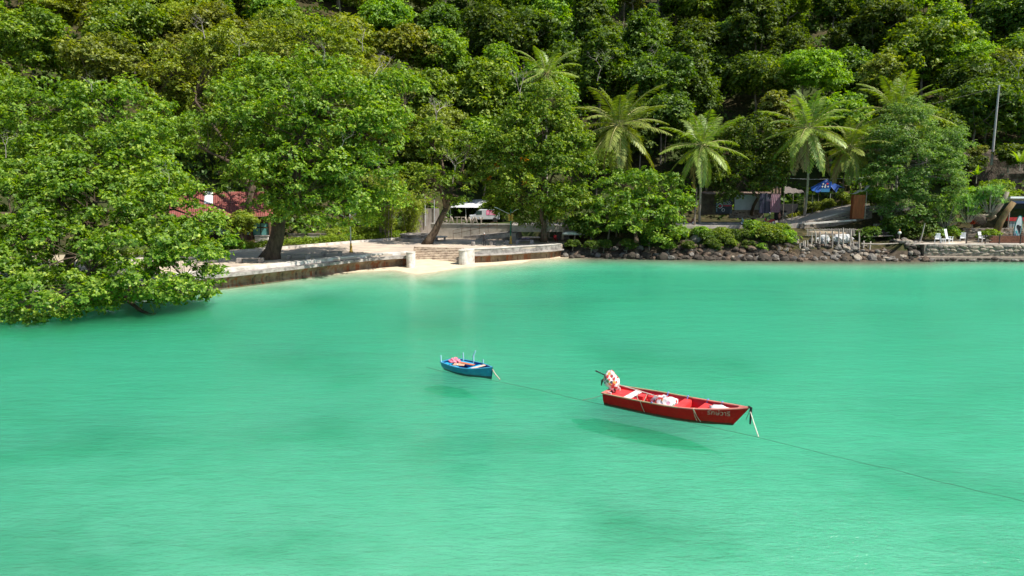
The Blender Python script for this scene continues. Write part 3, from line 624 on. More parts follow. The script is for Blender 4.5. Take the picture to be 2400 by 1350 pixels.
# undergrowth between the trunks
rng = np.random.default_rng(77); cen = []
while len(cen) < 3200:
    px = rng.uniform(-120, 2520); Y = 100 + 125 * rng.uniform() ** 1.3; x = (px - 1200) / F_PX * Y
    if Y < interp(x, HILLFOOT) + 2.5: continue
    cen.append((x, Y, ground_z(x, Y) + rng.uniform(0.1, 0.9)))
P, Nn, U, L, W, ti = clump_leaves(rng, np.array(cen), rng.uniform(1.0, 2.4, len(cen)), 0.7, 8, 0.75, 5)
o = link('undergrowth', leaf_mesh('undergrowth', P, Nn, U, L, W, ti), LM['deep']); tag(o, 'low dark green undergrowth between the hillside trunks', 'undergrowth', kind='stuff')

# bare grey trees
def bare_tree(label, px, py, Y, h, seed, spread=0.5, mat=BARK_DEAD, r=0.11, lean=(0, 0)):
    rnd = random.Random(seed); base = wd(px, py, Y); t = thing('bare_tree', label, 'tree', base); mb = MB()
    def grow(p, d, L, r, lv):
        n = 3; pts = [p]
        for i in range(n):
            d = (d + Vector((rnd.uniform(-1, 1), rnd.uniform(-1, 1), rnd.uniform(-0.3, 0.6))) * 0.22).normalized(); pts.append(pts[-1] + d * L / n)
        mb.tube(pts, [r * (1 - 0.5 * i / n) for i in range(n + 1)], 5 if lv < 2 else 3, cap=False)
        if lv < 4:
            for k in range(rnd.choice((2, 3, 3))):
                q = pts[rnd.choice((2, 3, 3))]; e = (d + Vector((rnd.uniform(-1, 1), rnd.uniform(-1, 1), rnd.uniform(-0.35, 0.7))) * (0.6 + spread)).normalized()
                grow(q, e, L * rnd.uniform(0.6, 0.8), r * 0.5, lv + 1)
    grow(Vector((0, 0, 0)), Vector((lean[0], lean[1], 1)).normalized(), h * 0.36, r, 0)
    mb.build('branches', mat, t); return t
bare_tree('leafless silver-grey tree above the giant promenade tree crown', 884, 215, 97, 6.6, 3, 0.8)
bare_tree('leafless purplish twiggy tree left of the highest palm', 1216, 248, 108, 6.4, 5, 0.4, r=0.10)
bare_tree('pale forked dead trunk between bamboo and dome tree', 1022, 290, 112, 5.0, 9, 0.5)
bare_tree('grey leafless branches reaching out of the slanting tree crown', 1060, 430, 96.5, 6.4, 13, 0.7, r=0.10, lean=(0.25, 0))
bare_tree('dry twig tangle on top of the tall almond', 215, 215, 66, 2.2, 15, 0.9, r=0.03)
bare_tree('dry twig tangle at the picture edge beside the tall almond', 14, 370, 63, 3.0, 17, 0.9, r=0.03)
bare_tree('dry white branch poking from the giant tree top', 560, 130, 88, 3.0, 19, 0.9, r=0.04)
bare_tree('bleached branch in the giant tree crown facing the bamboo', 800, 345, 74, 2.6, 21, 0.9, r=0.035, lean=(0.8, -0.3))
bare_tree('dry grey twigs in front of the red-roofed house, at the low almond edge', 395, 430, 60, 2.2, 23, 0.9, r=0.025)

for i, (lab, px, py, Y, h) in enumerate((('dry twigs poking from the giant tree crown above its trunk', 690, 240, 76, 2.6), ('pale dead branch on the upper edge of the giant tree crown', 760, 150, 80, 3.0), ('bleached bare branches between the giant tree and silver-grey tree', 850, 120, 100, 4.0), ('dry twigs over the olive crown behind the giant tree', 480, 90, 98, 3.5), ('grey twigs on the lower flank of the tall almond', 290, 400, 63, 1.8), ('pale dead limb among the bright trees high above the hidden palm', 2140, 30, 150, 6.0), ('thin pale dead stem on the shaded slope above the widest palm', 1400, 190, 128, 6.5), ('thin pale dead stem on the shaded slope beside the spreading tree top', 1530, 180, 132, 7.5), ('white crooked stem at the picture edge above the utility pole', 2385, 190, 122, 6.0))):
    bare_tree(lab, px, py, Y, h, 40 + i, 0.7, r=0.035 if Y < 90 else 0.07)

for o in C.objects:
    if o.name.startswith('crown') and o.parent and o.parent.name.startswith('almond_tree'): o.color = (0.66, 0.5, 0.5, 1)
# ------------------------------------------------------------------ promenade, sea wall, steps
CONC = surf('concrete_pale', (0.55, 0.49, 0.42), (0.40, 0.35, 0.30), 0.7, 0.85, 0.25, 8, c3=(0.26, 0.22, 0.19))
CONC_WHITE = surf('concrete_white_paint', (0.66, 0.63, 0.58), (0.52, 0.48, 0.43), 1.3, 0.8, 0.3, 9, c3=(0.32, 0.28, 0.24))
CONC_GREY = surf('concrete_weathered', (0.40, 0.365, 0.33), (0.26, 0.235, 0.215), 1.6, 0.9, 0.5, 9, c3=(0.13, 0.115, 0.10))
PAVE = surf('paving_sand_concrete', (0.52, 0.43, 0.33), (0.42, 0.35, 0.28), 0.45, 0.9, 0.25, 6, c3=(0.30, 0.26, 0.23))
def rust_shade_wall():
    m, nt, out = new_mat('rust_streaked_shaded_concrete'); p = N(nt, 'ShaderNodeBsdfPrincipled'); p.inputs['Roughness'].default_value = 0.9
    geo = N(nt, 'ShaderNodeNewGeometry')
    st = noise(nt, 1.6, 5, 0.7, vec=geo.outputs['Position'], stretch=(1.0, 1.0, 0.10)); bl = noise(nt, 0.9, 4, 0.6, vec=geo.outputs['Position'])
    c = ramp(nt, bl, [(0.3, (0.10, 0.07, 0.04)), (0.7, (0.28, 0.21, 0.14))])  # base tone darkened to paint in the shade under the ledge; streaks are rust
    c = mixc(nt, ramp(nt, st, [(0.50, 0.0), (0.62, 1.0)]), c, (0.20, 0.055, 0.015))
    c = mixc(nt, ramp(nt, noise(nt, 2.6, 4, 0.6, vec=geo.outputs['Position'], stretch=(1, 1, 0.2)), [(0.56, 0.0), (0.68, 1.0)]), c, (0.045, 0.03, 0.02))
    nt.links.new(c, p.inputs['Base Color']); nt.links.new(bump(nt, st, 0.4, 0.04), p.inputs['Normal']); nt.links.new(p.outputs[0], out.inputs[0]); return m
RUST = rust_shade_wall()
STEP_T = [wp(970, 578, PLAT), wp(1087, 580.5, PLAT)]
back_px = [(1345, 551), (1215, 549), (1000, 546), (930, 556), (800, 569), (640, 583), (500, 595), (300, 611), (0, 637), (-420, 676)]
poly = [(p.x, p.y) for p in WALL_L] + [(p.x, p.y) for p in STEP_T] + [(p.x, p.y) for p in WALL_R] + [(p.x, p.y) for p in (wp(x, y, PLAT) for x, y in back_px)]
b = MB(); n = len(poly); b.v = [(x, y, z) for z in (0.9, PLAT) for x, y in poly]; b.f = [tuple(range(n, 2 * n))] + [(i, (i + 1) % n, n + (i + 1) % n, n + i) for i in range(n)]
b.build('promenade_paving', PAVE)['kind'] = 'structure'
def dense(path, k=4):
    """Catmull-Rom through the path"""
    P = [Vector(p) for p in path]; out = []
    for i in range(len(P) - 1):
        p0, p1, p2, p3 = P[max(i - 1, 0)], P[i], P[i + 1], P[min(i + 2, len(P) - 1)]
        for j in range(k):
            t = j / k; out.append(0.5 * ((2 * p1) + (p2 - p0) * t + (2 * p0 - 5 * p1 + 4 * p2 - p3) * t * t + (3 * p1 - p0 - 3 * p2 + p3) * t ** 3))
    return out + [P[-1]]
def flat(path): return [(p.x, p.y, 0) for p in dense(path)]
def sea_wall(label, path, prof_cope, prof_ledge, prof_face):
    t = thing('sea_wall', label, 'sea wall'); pa = flat(path)
    MB().sweep(pa, prof_cope).build('coping', CONC_WHITE, t)
    MB().sweep(pa, prof_ledge).build('ledge', CONC_GREY, t)
    MB().sweep(pa, prof_face).build('face', RUST, t)
    return t
sea_wall('long curved concrete sea wall with pale coping and rusty face, below the giant tree', WALL_L,
    [(-1.0, 1.55), (-1.0, 1.74), (0.05, 1.72), (0.05, 1.40), (-0.2, 1.40)],
    [(-0.4, 1.0), (-0.4, 1.403), (0.85, 1.37), (0.90, 1.08), (0.5, 1.02)],
    [(-0.6, 1.0), (0.62, 1.03), (0.30, 0.85), (0.10, 0.55), (0.06, 0.25), (0.25, -0.1), (0.5, -1.2), (-0.6, -1.2)])
sea_wall('straight tall-fronted grey sea wall in front of the green and gold lamp', WALL_R,
    [(-1.0, 1.55), (-1.0, 1.80), (0.05, 1.78), (0.03, 1.70), (-0.2, 1.70)],
    [(-0.5, 0.9), (-0.5, 1.702), (-0.02, 1.702), (0.03, 1.10), (0.42, 1.06), (0.44, 0.93)],
    [(-0.6, 0.2), (-0.5, 0.93), (0.3, 0.95), (-0.05, 0.7), (-0.1, 0.3), (0.0, -0.3), (-0.6, -0.3)])
# panel joints of the upright front: dark recess strips
def pillar(label, c, ax, half, r, z0, z1):
    c = Vector(c); ax = Vector((ax[0], ax[1], 0)).normalized(); sd = Vector((ax.y, -ax.x, 0)); poly = []
    for e, s in ((1, -1), (-1, 1)):
        for j in range(9):
            a = -PI / 2 + PI * j / 8; q = c + ax * (e * half + e * r * math.cos(a)) + sd * (e * r * math.sin(a)) * -1; poly.append((q.x - c.x, q.y - c.y))
    t = thing('wall_end_pillar', label, 'pillar', (c.x, c.y, z0))
    MB().prism(poly, 0, z1 - z0 - 0.12).build('shaft', CONC_WHITE, t, bevel=0.03)
    MB().prism([(x * 1.06, y * 1.06) for x, y in poly], z1 - z0 - 0.119, z1 - z0).build('cap', CONC_WHITE, t, bevel=0.03)
pillar('rounded white pillar ending the curved sea wall, left of the steps', wp(960, 594, 1.7) + Vector((0.1, 0.3, 0)), (0.2, 1), 0.35, 0.42, -0.2, 1.86)
pillar('stout rounded cream pillar ending the tall-fronted sea wall, right of the steps', wp(1090, 588.5, 1.7) + Vector((0.15, 0.7, 0)), (0.55, 1), 0.9, 0.50, -0.2, 1.86)
t = thing('beach_steps', 'weathered concrete steps going down to the sand between two rounded pillars', 'steps', (0, 0, 0))
STEPM = surf('step_concrete', (0.60, 0.50, 0.38), (0.42, 0.33, 0.25), 2.2, 0.9, 0.4, 9, c3=(0.17, 0.12, 0.09))
for i in range(8):
    z1 = PLAT - 0.02 - 0.165 * i; y0 = 0.50 * i
    a, c = STEP_T[0] + Vector((0.15, -y0 - 0.50, 0)), STEP_T[1] + Vector((-0.1, -y0 - 0.50, 0))
    MB().add([(a.x, a.y, z1 - 0.7), (c.x, c.y, z1 - 0.7), (c.x, c.y + 0.53, z1 - 0.7), (a.x, a.y + 0.53, z1 - 0.7), (a.x, a.y, z1), (c.x, c.y, z1), (c.x, c.y + 0.53, z1), (a.x, a.y + 0.53, z1)],
             [(3, 2, 1, 0), (4, 5, 6, 7), (0, 1, 5, 4), (1, 2, 6, 5), (2, 3, 7, 6), (3, 0, 4, 7)]).build('step', STEPM, t, bevel=0.015)
# kerb and hedge
kp = [wp(x, y, PLAT) for x, y in [(-300, 668), (0, 639), (200, 621), (420, 603), (560, 591.5), (700, 580), (820, 570), (940, 561)]]
MB().sweep([(p.x, p.y, PLAT) for p in dense(kp)], [(-0.16, -0.1), (-0.16, 0.30), (0.16, 0.30), (0.16, -0.1)]).build('kerb', CONC_WHITE)['kind'] = 'structure'
def leafy_row(name, label, cat, pts, r, h, leaf, seed, n, per=26, size=0.16, zoff=0.0, ros=4):
    rng = np.random.default_rng(seed); P = dense(pts, 6); cen = []
    for i in range(n):
        p = P[rng.integers(0, len(P) - 1)].lerp(P[min(rng.integers(0, len(P)), len(P) - 1)], 0.0)
        k = rng.uniform(0, len(P) - 1.001); a = int(k); p = P[a].lerp(P[a + 1], k - a)
        cen.append((p.x + rng.normal(0, r * 0.5), p.y + rng.normal(0, r * 0.5), p.z + zoff + h * rng.uniform(0.15, 1.0) ** 0.7))
    A = clump_leaves(rng, np.array(cen), rng.uniform(0.3, 0.6, n), 0.9, per, size, ros)
    o = link(name, leaf_mesh(name, *A), LM[leaf]); return tag(o, label, cat)
leafy_row('hedge', 'clipped green hedge running behind the white kerb of the promenade', 'hedge', [p + Vector((-0.5, 1.0, 0)) for p in kp[2:]], 0.55, 0.95, 'bright', 61, 420)
leafy_row('hedge', 'looser yellow-green shrub row behind the gold lamp and clipped hedge', 'hedge', [wp(x, y, PLAT) + Vector((0, 3, 0)) for x, y in [(760, 572), (840, 565), (930, 557)]], 1.0, 1.7, 'bamboo', 62, 130, 30, 0.2)
# concrete benches and stump seats
def bench(label, px, py, w, rz):
    t = thing('concrete_bench', label, 'bench', wp(px, py, PLAT), rz, 'concrete benches on the promenade')
    for s in (-1, 1): MB().box((s * (w / 2 - 0.25), 0, 0.26), (0.5, 0.62, 0.52)).build('block', CONC_GREY, t, bevel=0.03)
    MB().box((0, 0, 0.47), (w - 1.0, 0.46, 0.10)).build('seat', CONC_GREY, t, bevel=0.02)
bench('concrete bench nearest the low-hanging almond', 587, 616, 2.7, 0.10)
bench('concrete bench right beside the giant trunk', 700, 607, 2.5, 0.2)
bench('concrete bench between giant trunk and gold lamp', 778, 600, 2.3, 0.25)
bench('concrete bench with a person lying behind it, right of the green lamp', 1229, 571, 2.5, 0.12)
def stump(label, px, py):
    t = thing('stump_seat', label, 'stone seat', wp(px, py, PLAT), R.uniform(0, 3), 'concrete stump seats')
    MB().lathe([(0.28, 0), (0.30, 0.1), (0.27, 0.45), (0.24, 0.5)], 9).build('seat', CONC_GREY, t)
stump('single concrete stump seat left of the standing person', 1109, 575.5); stump('nearer of the paired stump seats right of the standing person', 1151, 575); stump('farther of the paired stump seats right of the standing person', 1157, 574); stump('concrete stump seat just left of the green lamp foot', 1188, 572.5)
# lamp posts
GOLD = surf('gold_paint', (0.58, 0.38, 0.08), (0.40, 0.25, 0.05), 6, 0.45, 0.1, metal=0.2)
GREEN = surf('green_paint', (0.03, 0.22, 0.14), (0.02, 0.15, 0.09), 5, 0.4, 0.05)
LAMPW = surf('lamp_grey', (0.62, 0.66, 0.68), (0.5, 0.53, 0.55), 5, 0.4, 0.0)
def lamp(label, px, py, fade=False):
    t = thing('street_lamp', label, 'street lamp', wp(px, py, PLAT), group='gold and green street lamps')
    MB().lathe([(0.24, 0), (0.24, 0.12), (0.17, 0.2), (0.15, 0.6), (0.19, 0.66), (0.13, 0.75), (0.11, 1.05), (0.09, 1.12)], 10).build('base', GOLD, t, smooth=True)
    MB().lathe([(0.075, 1.121), (0.065, 3.0), (0.10, 3.02), (0.10, 3.1), (0.055, 3.12), (0.045, 4.9)], 10).build('pole', GREEN if not fade else LAMPW, t, smooth=True)
    fin = MB()                                                       # flame-shaped ornament: curled gold plates round the pole
    for k in range(6):
        a = k * PI / 3; d = Vector((math.cos(a), math.sin(a), 0)); s = Vector((-d.y, d.x, 0)) * 0.02
        q = [(0.05, 3.12), (0.30, 3.2), (0.40, 3.36), (0.24, 3.42), (0.36, 3.62), (0.30, 3.78), (0.44, 3.95), (0.30, 4.0), (0.24, 4.18), (0.10, 4.0), (0.05, 3.9)]
        v = [d * r + Vector((0, 0, z)) + s for r, z in q] + [d * r + Vector((0, 0, z)) - s for r, z in q]; m = len(q)
        fin.add(v, [tuple(range(m)), tuple(range(2 * m - 1, m - 1, -1))] + [(i, (i + 1) % m, m + (i + 1) % m, m + i) for i in range(m)])
    fin.build('ornament', GOLD, t)
    for s, L, z in ((-1, 1.7, 0.75), (1, 0.5, 0.5)):
        MB().tube([(0, 0, 4.0 if s < 0 else 4.4), (s * L * 0.5, 0, 4.0 + z * 0.55), (s * L, 0, 4.0 + z * 1.1)], 0.03, 6).build('arm', LAMPW, t)
        MB().box((s * (L + 0.25), 0, 4.0 + z * 1.1 + 0.1), (0.6, 0.2, 0.08), ry=s * -0.35, taper=0.8).build('lamp_head', LAMPW, t, bevel=0.02)
lamp('green and gold ornamental lamp post behind the tall-fronted sea wall', 1197, 572)
lamp('gold-footed lamp post with pale pole by the hedge, top lost in leaves', 823, 591.5, True)
# round planter
c0 = wp(972, 566, PLAT) + Vector((0, 2.4, 0))
t = thing('round_planter', 'two-tiered round concrete planter seat with stained sides beside the slanting trunk', 'planter', c0)
MB().lathe([(3.0, 0), (3.05, 0.36), (2.4, 0.38), (2.4, 0)], 28).build('seat_ring', CONC, t)
MB().lathe([(2.3, 0), (2.35, 0.78), (2.5, 0.80), (2.5, 0.9), (1.9, 0.9), (1.9, 0.6), (0.1, 0.62)], 28).build('wall', CONC_GREY, t)
c1 = wp(1024, 566, PLAT) + Vector((0.2, 1.2, 0))
t = thing('concrete_table', 'pale round concrete table on short legs right of the slanting trunk', 'table', c1)
MB().lathe([(1.15, 0.52), (1.2, 0.55), (1.2, 0.64), (0.1, 0.66)], 20).build('top', CONC_WHITE, t)
for k in range(3): MB().box((0.8 * math.cos(k * 2.1), 0.8 * math.sin(k * 2.1), 0.26), (0.28, 0.28, 0.52)).build('leg', CONC_GREY, t)
# retaining wall with letters, ramp
YR = 106.0
wa, wb = wd(1010, 556, YR + 1), wd(1222, 556, YR - 1.5)
t = thing('retaining_wall', 'cream plastered retaining wall under the block letters', 'wall', (0, 0, 0))
PLASTER = surf('plaster_cream', (0.56, 0.50, 0.42), (0.46, 0.41, 0.34), 1.1, 0.85, 0.2, 8, c3=(0.30, 0.25, 0.20))
ztop = wd(1100, 526, YR).z
MB().sweep([(wa.x, wa.y, 0), (wb.x, wb.y, 0)], [(-0.3, 1.0), (-0.3, ztop), (0, ztop), (0, 1.0)]).build('face', PLASTER, t)
MB().sweep([(wa.x, wa.y, 0), (wb.x, wb.y, 0)], [(-0.4, ztop + 0.003), (-0.4, ztop + 0.14), (0.1, ztop + 0.14), (0.1, ztop + 0.003)]).build('capstone', CONC_WHITE, t)
dirv = (wb - wa); dirv.z = 0; dirv.normalize(); rzw = math.atan2(dirv.y, dirv.x)
LET = surf('letter_brown', (0.46, 0.39, 0.32), (0.34, 0.28, 0.23), 5, 0.7, 0.1)
sg = thing('letter_sign', 'row of upright brown block letters along the cream wall top', 'sign', (0, 0, 0))
for ch, px in zip('GATEWAY', (1040, 1057, 1071, 1084, 1099, 1114, 1128)):
    me = text_mesh(ch, 1.35, 0.32); p = wd(px, 519, YR - 0.3); q = wa + dirv * ((p.x - wa.x) / dirv.x)
    o = link('letter', me, LET, sg); o.location = (q.x, q.y + 0.15, ztop + 0.14 + 0.45); o.rotation_euler = (0, 0, rzw)
t = thing('handrail', 'thin rusty handrail sloping across the cream retaining wall', 'handrail', (0, 0, 0))
RUSTY = surf('rusty_steel', (0.30, 0.17, 0.10), (0.18, 0.10, 0.07), 8, 0.7, 0.1)
h0, h1 = wd(1062, 556, YR - 0.8), wd(1165, 535, YR - 2.0)
for dz in (0.5, 1.0): MB().tube([h0 + Vector((0, 0, dz)), h1 + Vector((0, 0, dz))], 0.03, 6).build('rail', RUSTY, t)
for k in range(6): q = h0.lerp(h1, k / 5); MB().tube([q - Vector((0, 0, 0.3)), q + Vector((0, 0, 1.0))], 0.03, 6).build('post', RUSTY, t)
t = thing('ramp', 'concrete ramp with pale parapet rising to the right in front of the cream wall', 'ramp', (0, 0, 0))
r0, r1 = wp(1050, 557.5, PLAT), wd(1215, 541, YR - 2.6)
MB().sweep([(r0.x, r0.y, 0), (r1.x, r1.y, 0)], [(-1.0, 1.2), (-1.0, 1.62), (0.6, 1.62), (0.6, 1.2)]).build('foot', CONC, t)
MB().add([(r0.x, r0.y - .6, 1.45), (r1.x, r1.y - .6, 1.3), (r1.x, r1.y + 1.1, 1.3), (r0.x, r0.y + 1.1, 1.45), (r0.x, r0.y - .6, 1.63), (r1.x, r1.y - .6, r1.z), (r1.x, r1.y + 1.1, r1.z), (r0.x, r0.y + 1.1, 1.63)],
         [(3, 2, 1, 0), (4, 5, 6, 7), (0, 1, 5, 4), (1, 2, 6, 5), (2, 3, 7, 6), (3, 0, 4, 7)]).build('slope', CONC_GREY, t)
pa, pb = wp(1115, 563, PLAT), wd(1193, 546, 101.5)
MB().add([(pa.x, pa.y - .2, 1.5), (pb.x, pb.y - .2, pb.z - 0.55), (pb.x, pb.y + .2, pb.z - 0.55), (pa.x, pa.y + .2, 1.5), (pa.x, pa.y - .2, 1.75), (pb.x, pb.y - .2, pb.z), (pb.x, pb.y + .2, pb.z), (pa.x, pa.y + .2, 1.75)],
         [(3, 2, 1, 0), (4, 5, 6, 7), (0, 1, 5, 4), (1, 2, 6, 5), (2, 3, 7, 6), (3, 0, 4, 7)]).build('parapet', CONC, t)
MB().box((pb.x + 0.5, pb.y, (pb.z + 1.6) / 2), (0.95, 0.45, pb.z - 1.6)).build('end_block', CONC, t)
# grey building wall left of the letters
t = thing('plaster_wall', 'tall stained grey wall with iron posts behind the shrubs, left of the cream wall', 'wall', wd(992, 545, 110))
MB().box((0, 0, 1.2), (5.0, 0.3, 5.0)).build('face', surf('plaster_stained', (0.42, 0.38, 0.35), (0.30, 0.26, 0.24), 1.5, 0.9, 0.3, 8, c3=(0.16, 0.13, 0.11), stretch=(1, 1, 0.25)), t)
for k in range(3): MB().tube([(-1.0 + 1.4 * k, -0.3, 1.0), (-1.0 + 1.4 * k, -0.3, 5.5)], 0.05, 6).build('iron_post', LAMPW, t)
leafy_row('shrub', 'fresh green shrub in front of the stained grey wall', 'shrub', [wp(978, 553, PLAT), wp(1012, 550, PLAT)], 0.8, 2.9, 'bright', 64, 60, 30, 0.2)
# white roofed pavilion
YP = 119.0
ROOFW = surf('roof_sheet_white', (0.72, 0.72, 0.74), (0.60, 0.60, 0.62), 1.2, 0.5, 0.1)
def corrugated(p00, p10, p01, n, amp=0.05):
    """wavy sheet spanned from p00 along p10-p00 (across the waves) and p01-p00"""
    u, v = p10 - p00, p01 - p00; nn = u.cross(v).normalized(); g = []
    for j in (0, 1): g.append([p00 + u * (i / n) + v * j + nn * (amp * (1 if i % 2 else -1)) for i in range(n + 1)])
    return g
pc = wd(1122, 512, YP); t = thing('pavilion', 'open pavilion with long white corrugated roof behind the block letters', 'pavilion', pc)
e0, e1, k0, k1 = wd(1055, 486, YP - 3), wd(1200, 487, YP - 3), wd(1075, 467, YP + 4), wd(1195, 467, YP + 4)
for i in range(6):
    a, c_ = e0.lerp(e1, i / 6), e0.lerp(e1, (i + 0.985) / 6); d = k0.lerp(k1, i / 6)
    MB().sheet(corrugated(a - pc, c_ - pc, d - pc + Vector((0, 0, 0.01 * (i % 2))), 16, 0.03)).build('roof_sheet', ROOFW, t)
for i in range(5):
    a = e0.lerp(e1, i / 4) - pc; MB().tube([(a.x, a.y + 0.4, -0.5), (a.x, a.y + 0.4, a.z - 0.05)], 0.07, 8).build('post', CONC_WHITE, t)
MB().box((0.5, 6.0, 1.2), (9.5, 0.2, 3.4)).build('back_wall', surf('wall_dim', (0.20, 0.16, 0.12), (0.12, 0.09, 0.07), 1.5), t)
MB().box((-1.5, 3.0, 0.35), (3.5, 1.0, 0.7)).build('counter', BARK, t, bevel=0.02)
# pickup with pink banner
t = thing('van', 'white delivery van with pink side panels parked under the white roof', 'van', wd(1138, 519, 114.5), 0.12)
VW = surf('van_white', (0.50, 0.52, 0.54), (0.42, 0.44, 0.46), 2, 0.35, 0.0); PK = surf('van_pink', (0.85, 0.10, 0.28), (0.70, 0.40, 0.48), 1.2, 0.45, 0.0); GLS = surf('dark_glass', (0.02, 0.025, 0.03), (0.015, 0.02, 0.02), 2, 0.1, 0.0, spec=0.6); TYR = surf('tyre_rubber', (0.02, 0.02, 0.02), (0.03, 0.03, 0.03), 6, 0.8, 0.1)
prof = [(-2.6, 0.35), (2.2, 0.35), (2.2, 1.95), (-0.9, 1.95), (-1.75, 1.15), (-2.6, 1.0)]
MB().add([(x, y, z) for y in (-0.85, 0.85) for x, z in prof], [(0, 1, 2, 3, 4, 5), (11, 10, 9, 8, 7, 6)] + [(i, 6 + i, 6 + (i + 1) % 6, (i + 1) % 6) for i in range(6)]).build('body', VW, t, bevel=0.08)
MB().box((0.8, -0.87, 1.45), (1.5, 0.03, 0.75)).build('side_panel', PK, t)
MB().box((-1.1, -0.87, 1.45), (0.9, 0.03, 0.6)).build('side_window', GLS, t)
MB().box((-1.36, 0, 1.58), (0.03, 1.5, 0.9), ry=-0.8).build('windscreen', GLS, t)
for x in (-1.7, 1.4):
    for y in (-0.8, 0.8):
        w = MB().lathe([(0.05, -0.1), (0.34, -0.1), (0.34, 0.1), (0.05, 0.1)], 14).xform(Matrix.Translation((x, y, 0.34)) @ Matrix.Rotation(PI / 2, 4, 'X')).build('wheel', TYR, t)
# red-roofed house
YH = 97.0; pc = wd(510, 556, YH); pc.z = 1.5
t = thing('red_roofed_house', 'low house with faded red corrugated roof and teal windows behind the hedge', 'house', pc)
REDROOF = surf('roof_red_faded', (0.27, 0.085, 0.07), (0.20, 0.06, 0.05), 1.2, 0.7, 0.15, c3=(0.34, 0.17, 0.14), stretch=(1, 1, 1))
SKYL = surf('skylight_white', (0.8, 0.8, 0.78), (0.7, 0.7, 0.68), 2, 0.5, 0)
e0, e1, k0, k1 = wd(395, 508, YH - 1), wd(640, 506, YH - 1), wd(400, 450, YH + 6), wd(640, 450, YH + 6)
nS = 12
for i in range(nS):
    for j in range(2):
        u0, u1 = i / nS, (i + 0.99) / nS
        lo0, lo1, hi0, hi1 = e0.lerp(e1, u0), e0.lerp(e1, u1), k0.lerp(k1, u0), k0.lerp(k1, u1)
        A, B_, D_ = (lo0, lo1, lo0.lerp(hi0, 0.52)) if j == 0 else (lo0.lerp(hi0, 0.5), lo1.lerp(hi1, 0.5), hi0)
        off = Vector((0, 0, 0.05 * j + 0.008 * (i % 2))) - pc
        white = (i in (4,) and j == 1) or (i == 4 and j == 0)
        A, B_, D_ = A + off, B_ + off, D_ + off
        o = MB().sheet(corrugated(A, B_, D_, 8, 0.03)).build('roof_sheet', SKYL if (i == 4 and j == 1) else REDROOF, t)
ev = (e0 + e1) / 2 - pc
MB().tube([e0 - pc - Vector((0, 0.05, 0.08)), e1 - pc - Vector((0, 0.05, 0.08))], 0.06, 6).build('gutter', RUSTY, t)
HW = surf('house_wall_brown', (0.16, 0.075, 0.05), (0.10, 0.05, 0.035), 2, 0.8, 0.2)
MB().box((0, 2.2, 0.3), (13.5, 0.2, 1.6)).build('dado', HW, t)
MB().box((0, 2.3, 3.15), (13.5, 0.2, 0.5)).build('lintel', HW, t)
MB().box((0, 6.5, 1.2), (13.5, 0.2, 3.5)).build('back_wall', HW, t)
MB().box((0, 4.2, -0.05), (13.6, 4.2, 0.1)).build('floor_slab', CONC_GREY, t)
TEAL = surf('window_glass_teal', (0.16, 0.42, 0.40), (0.10, 0.32, 0.31), 1.5, 0.12, 0.0, spec=0.7)
BLACK = surf('frame_black', (0.015, 0.015, 0.015), (0.02, 0.02, 0.02), 3, 0.5, 0.0)
for i in range(5):
    x = -5.2 + 2.6 * i
    w = MB(); w.box((x, 2.15, 1.1 + 0.04), (2.3, 0.10, 0.08)).box((x, 2.15, 2.86), (2.3, 0.10, 0.08)); w.box((x - 1.12, 2.15, 2.0), (0.08, 0.10, 1.8)).box((x + 1.12, 2.15, 2.0), (0.08, 0.10, 1.8)).box((x, 2.15, 2.0), (0.07, 0.09, 1.64)).box((x, 2.155, 2.25), (2.16, 0.07, 0.06))
    f = w.build('window', BLACK, t)
    for s in (-1, 1):
        for zz, hh in ((1.63, 1.0), (2.54, 0.5)): MB().box((x + s * 0.56, 2.17, zz), (1.0, 0.02, hh)).build('pane', TEAL, f)
    MB().box((x + 1.3, 2.1, 1.6), (0.22, 0.3, 3.2)).build('post', surf('post_brown', (0.22, 0.13, 0.09), (0.15, 0.09, 0.06), 3), t)
STAIR = surf('stair_redbrown', (0.22, 0.11, 0.08), (0.14, 0.07, 0.05), 3, 0.8, 0.2)
t = thing('house_steps', 'short flight of red-brown steps beside the white block wall', 'steps', wd(592, 562, 93)); t.location.z = 1.55
for i in range(5): MB().box((0, 0.32 * i, 0.08 + 0.16 * i), (2.8, 0.32, 0.16)).build('step', STAIR, t)
t = thing('block_wall', 'slab of streaky whitish concrete wall standing left of the giant trunk', 'wall', wd(612, 563, 92)); t.location.z = 1.5
MB().box((0.1, 0, 0.75), (1.7, 0.35, 1.6)).build('face', surf('plaster_streaky', (0.62, 0.58, 0.52), (0.42, 0.38, 0.33), 2.0, 0.9, 0.3, 8, stretch=(1, 1, 0.2)), t, bevel=0.03)
MB().box((0.1, 0, 1.6), (1.85, 0.5, 0.1)).build('capstone', CONC_GREY, t)
# glimpsed parapet beyond the hedge
t = thing('garden_wall', 'low pale garden wall seen through the trunks behind the hedge', 'wall', wd(745, 556, 104)); t.location.z = 1.5
MB().box((0, 0, 0.45), (9, 0.25, 0.9)).build('face', CONC_WHITE, t); MB().box((0, 0, 0.96), (9.1, 0.4, 0.1)).build('capstone', CONC_GREY, t)
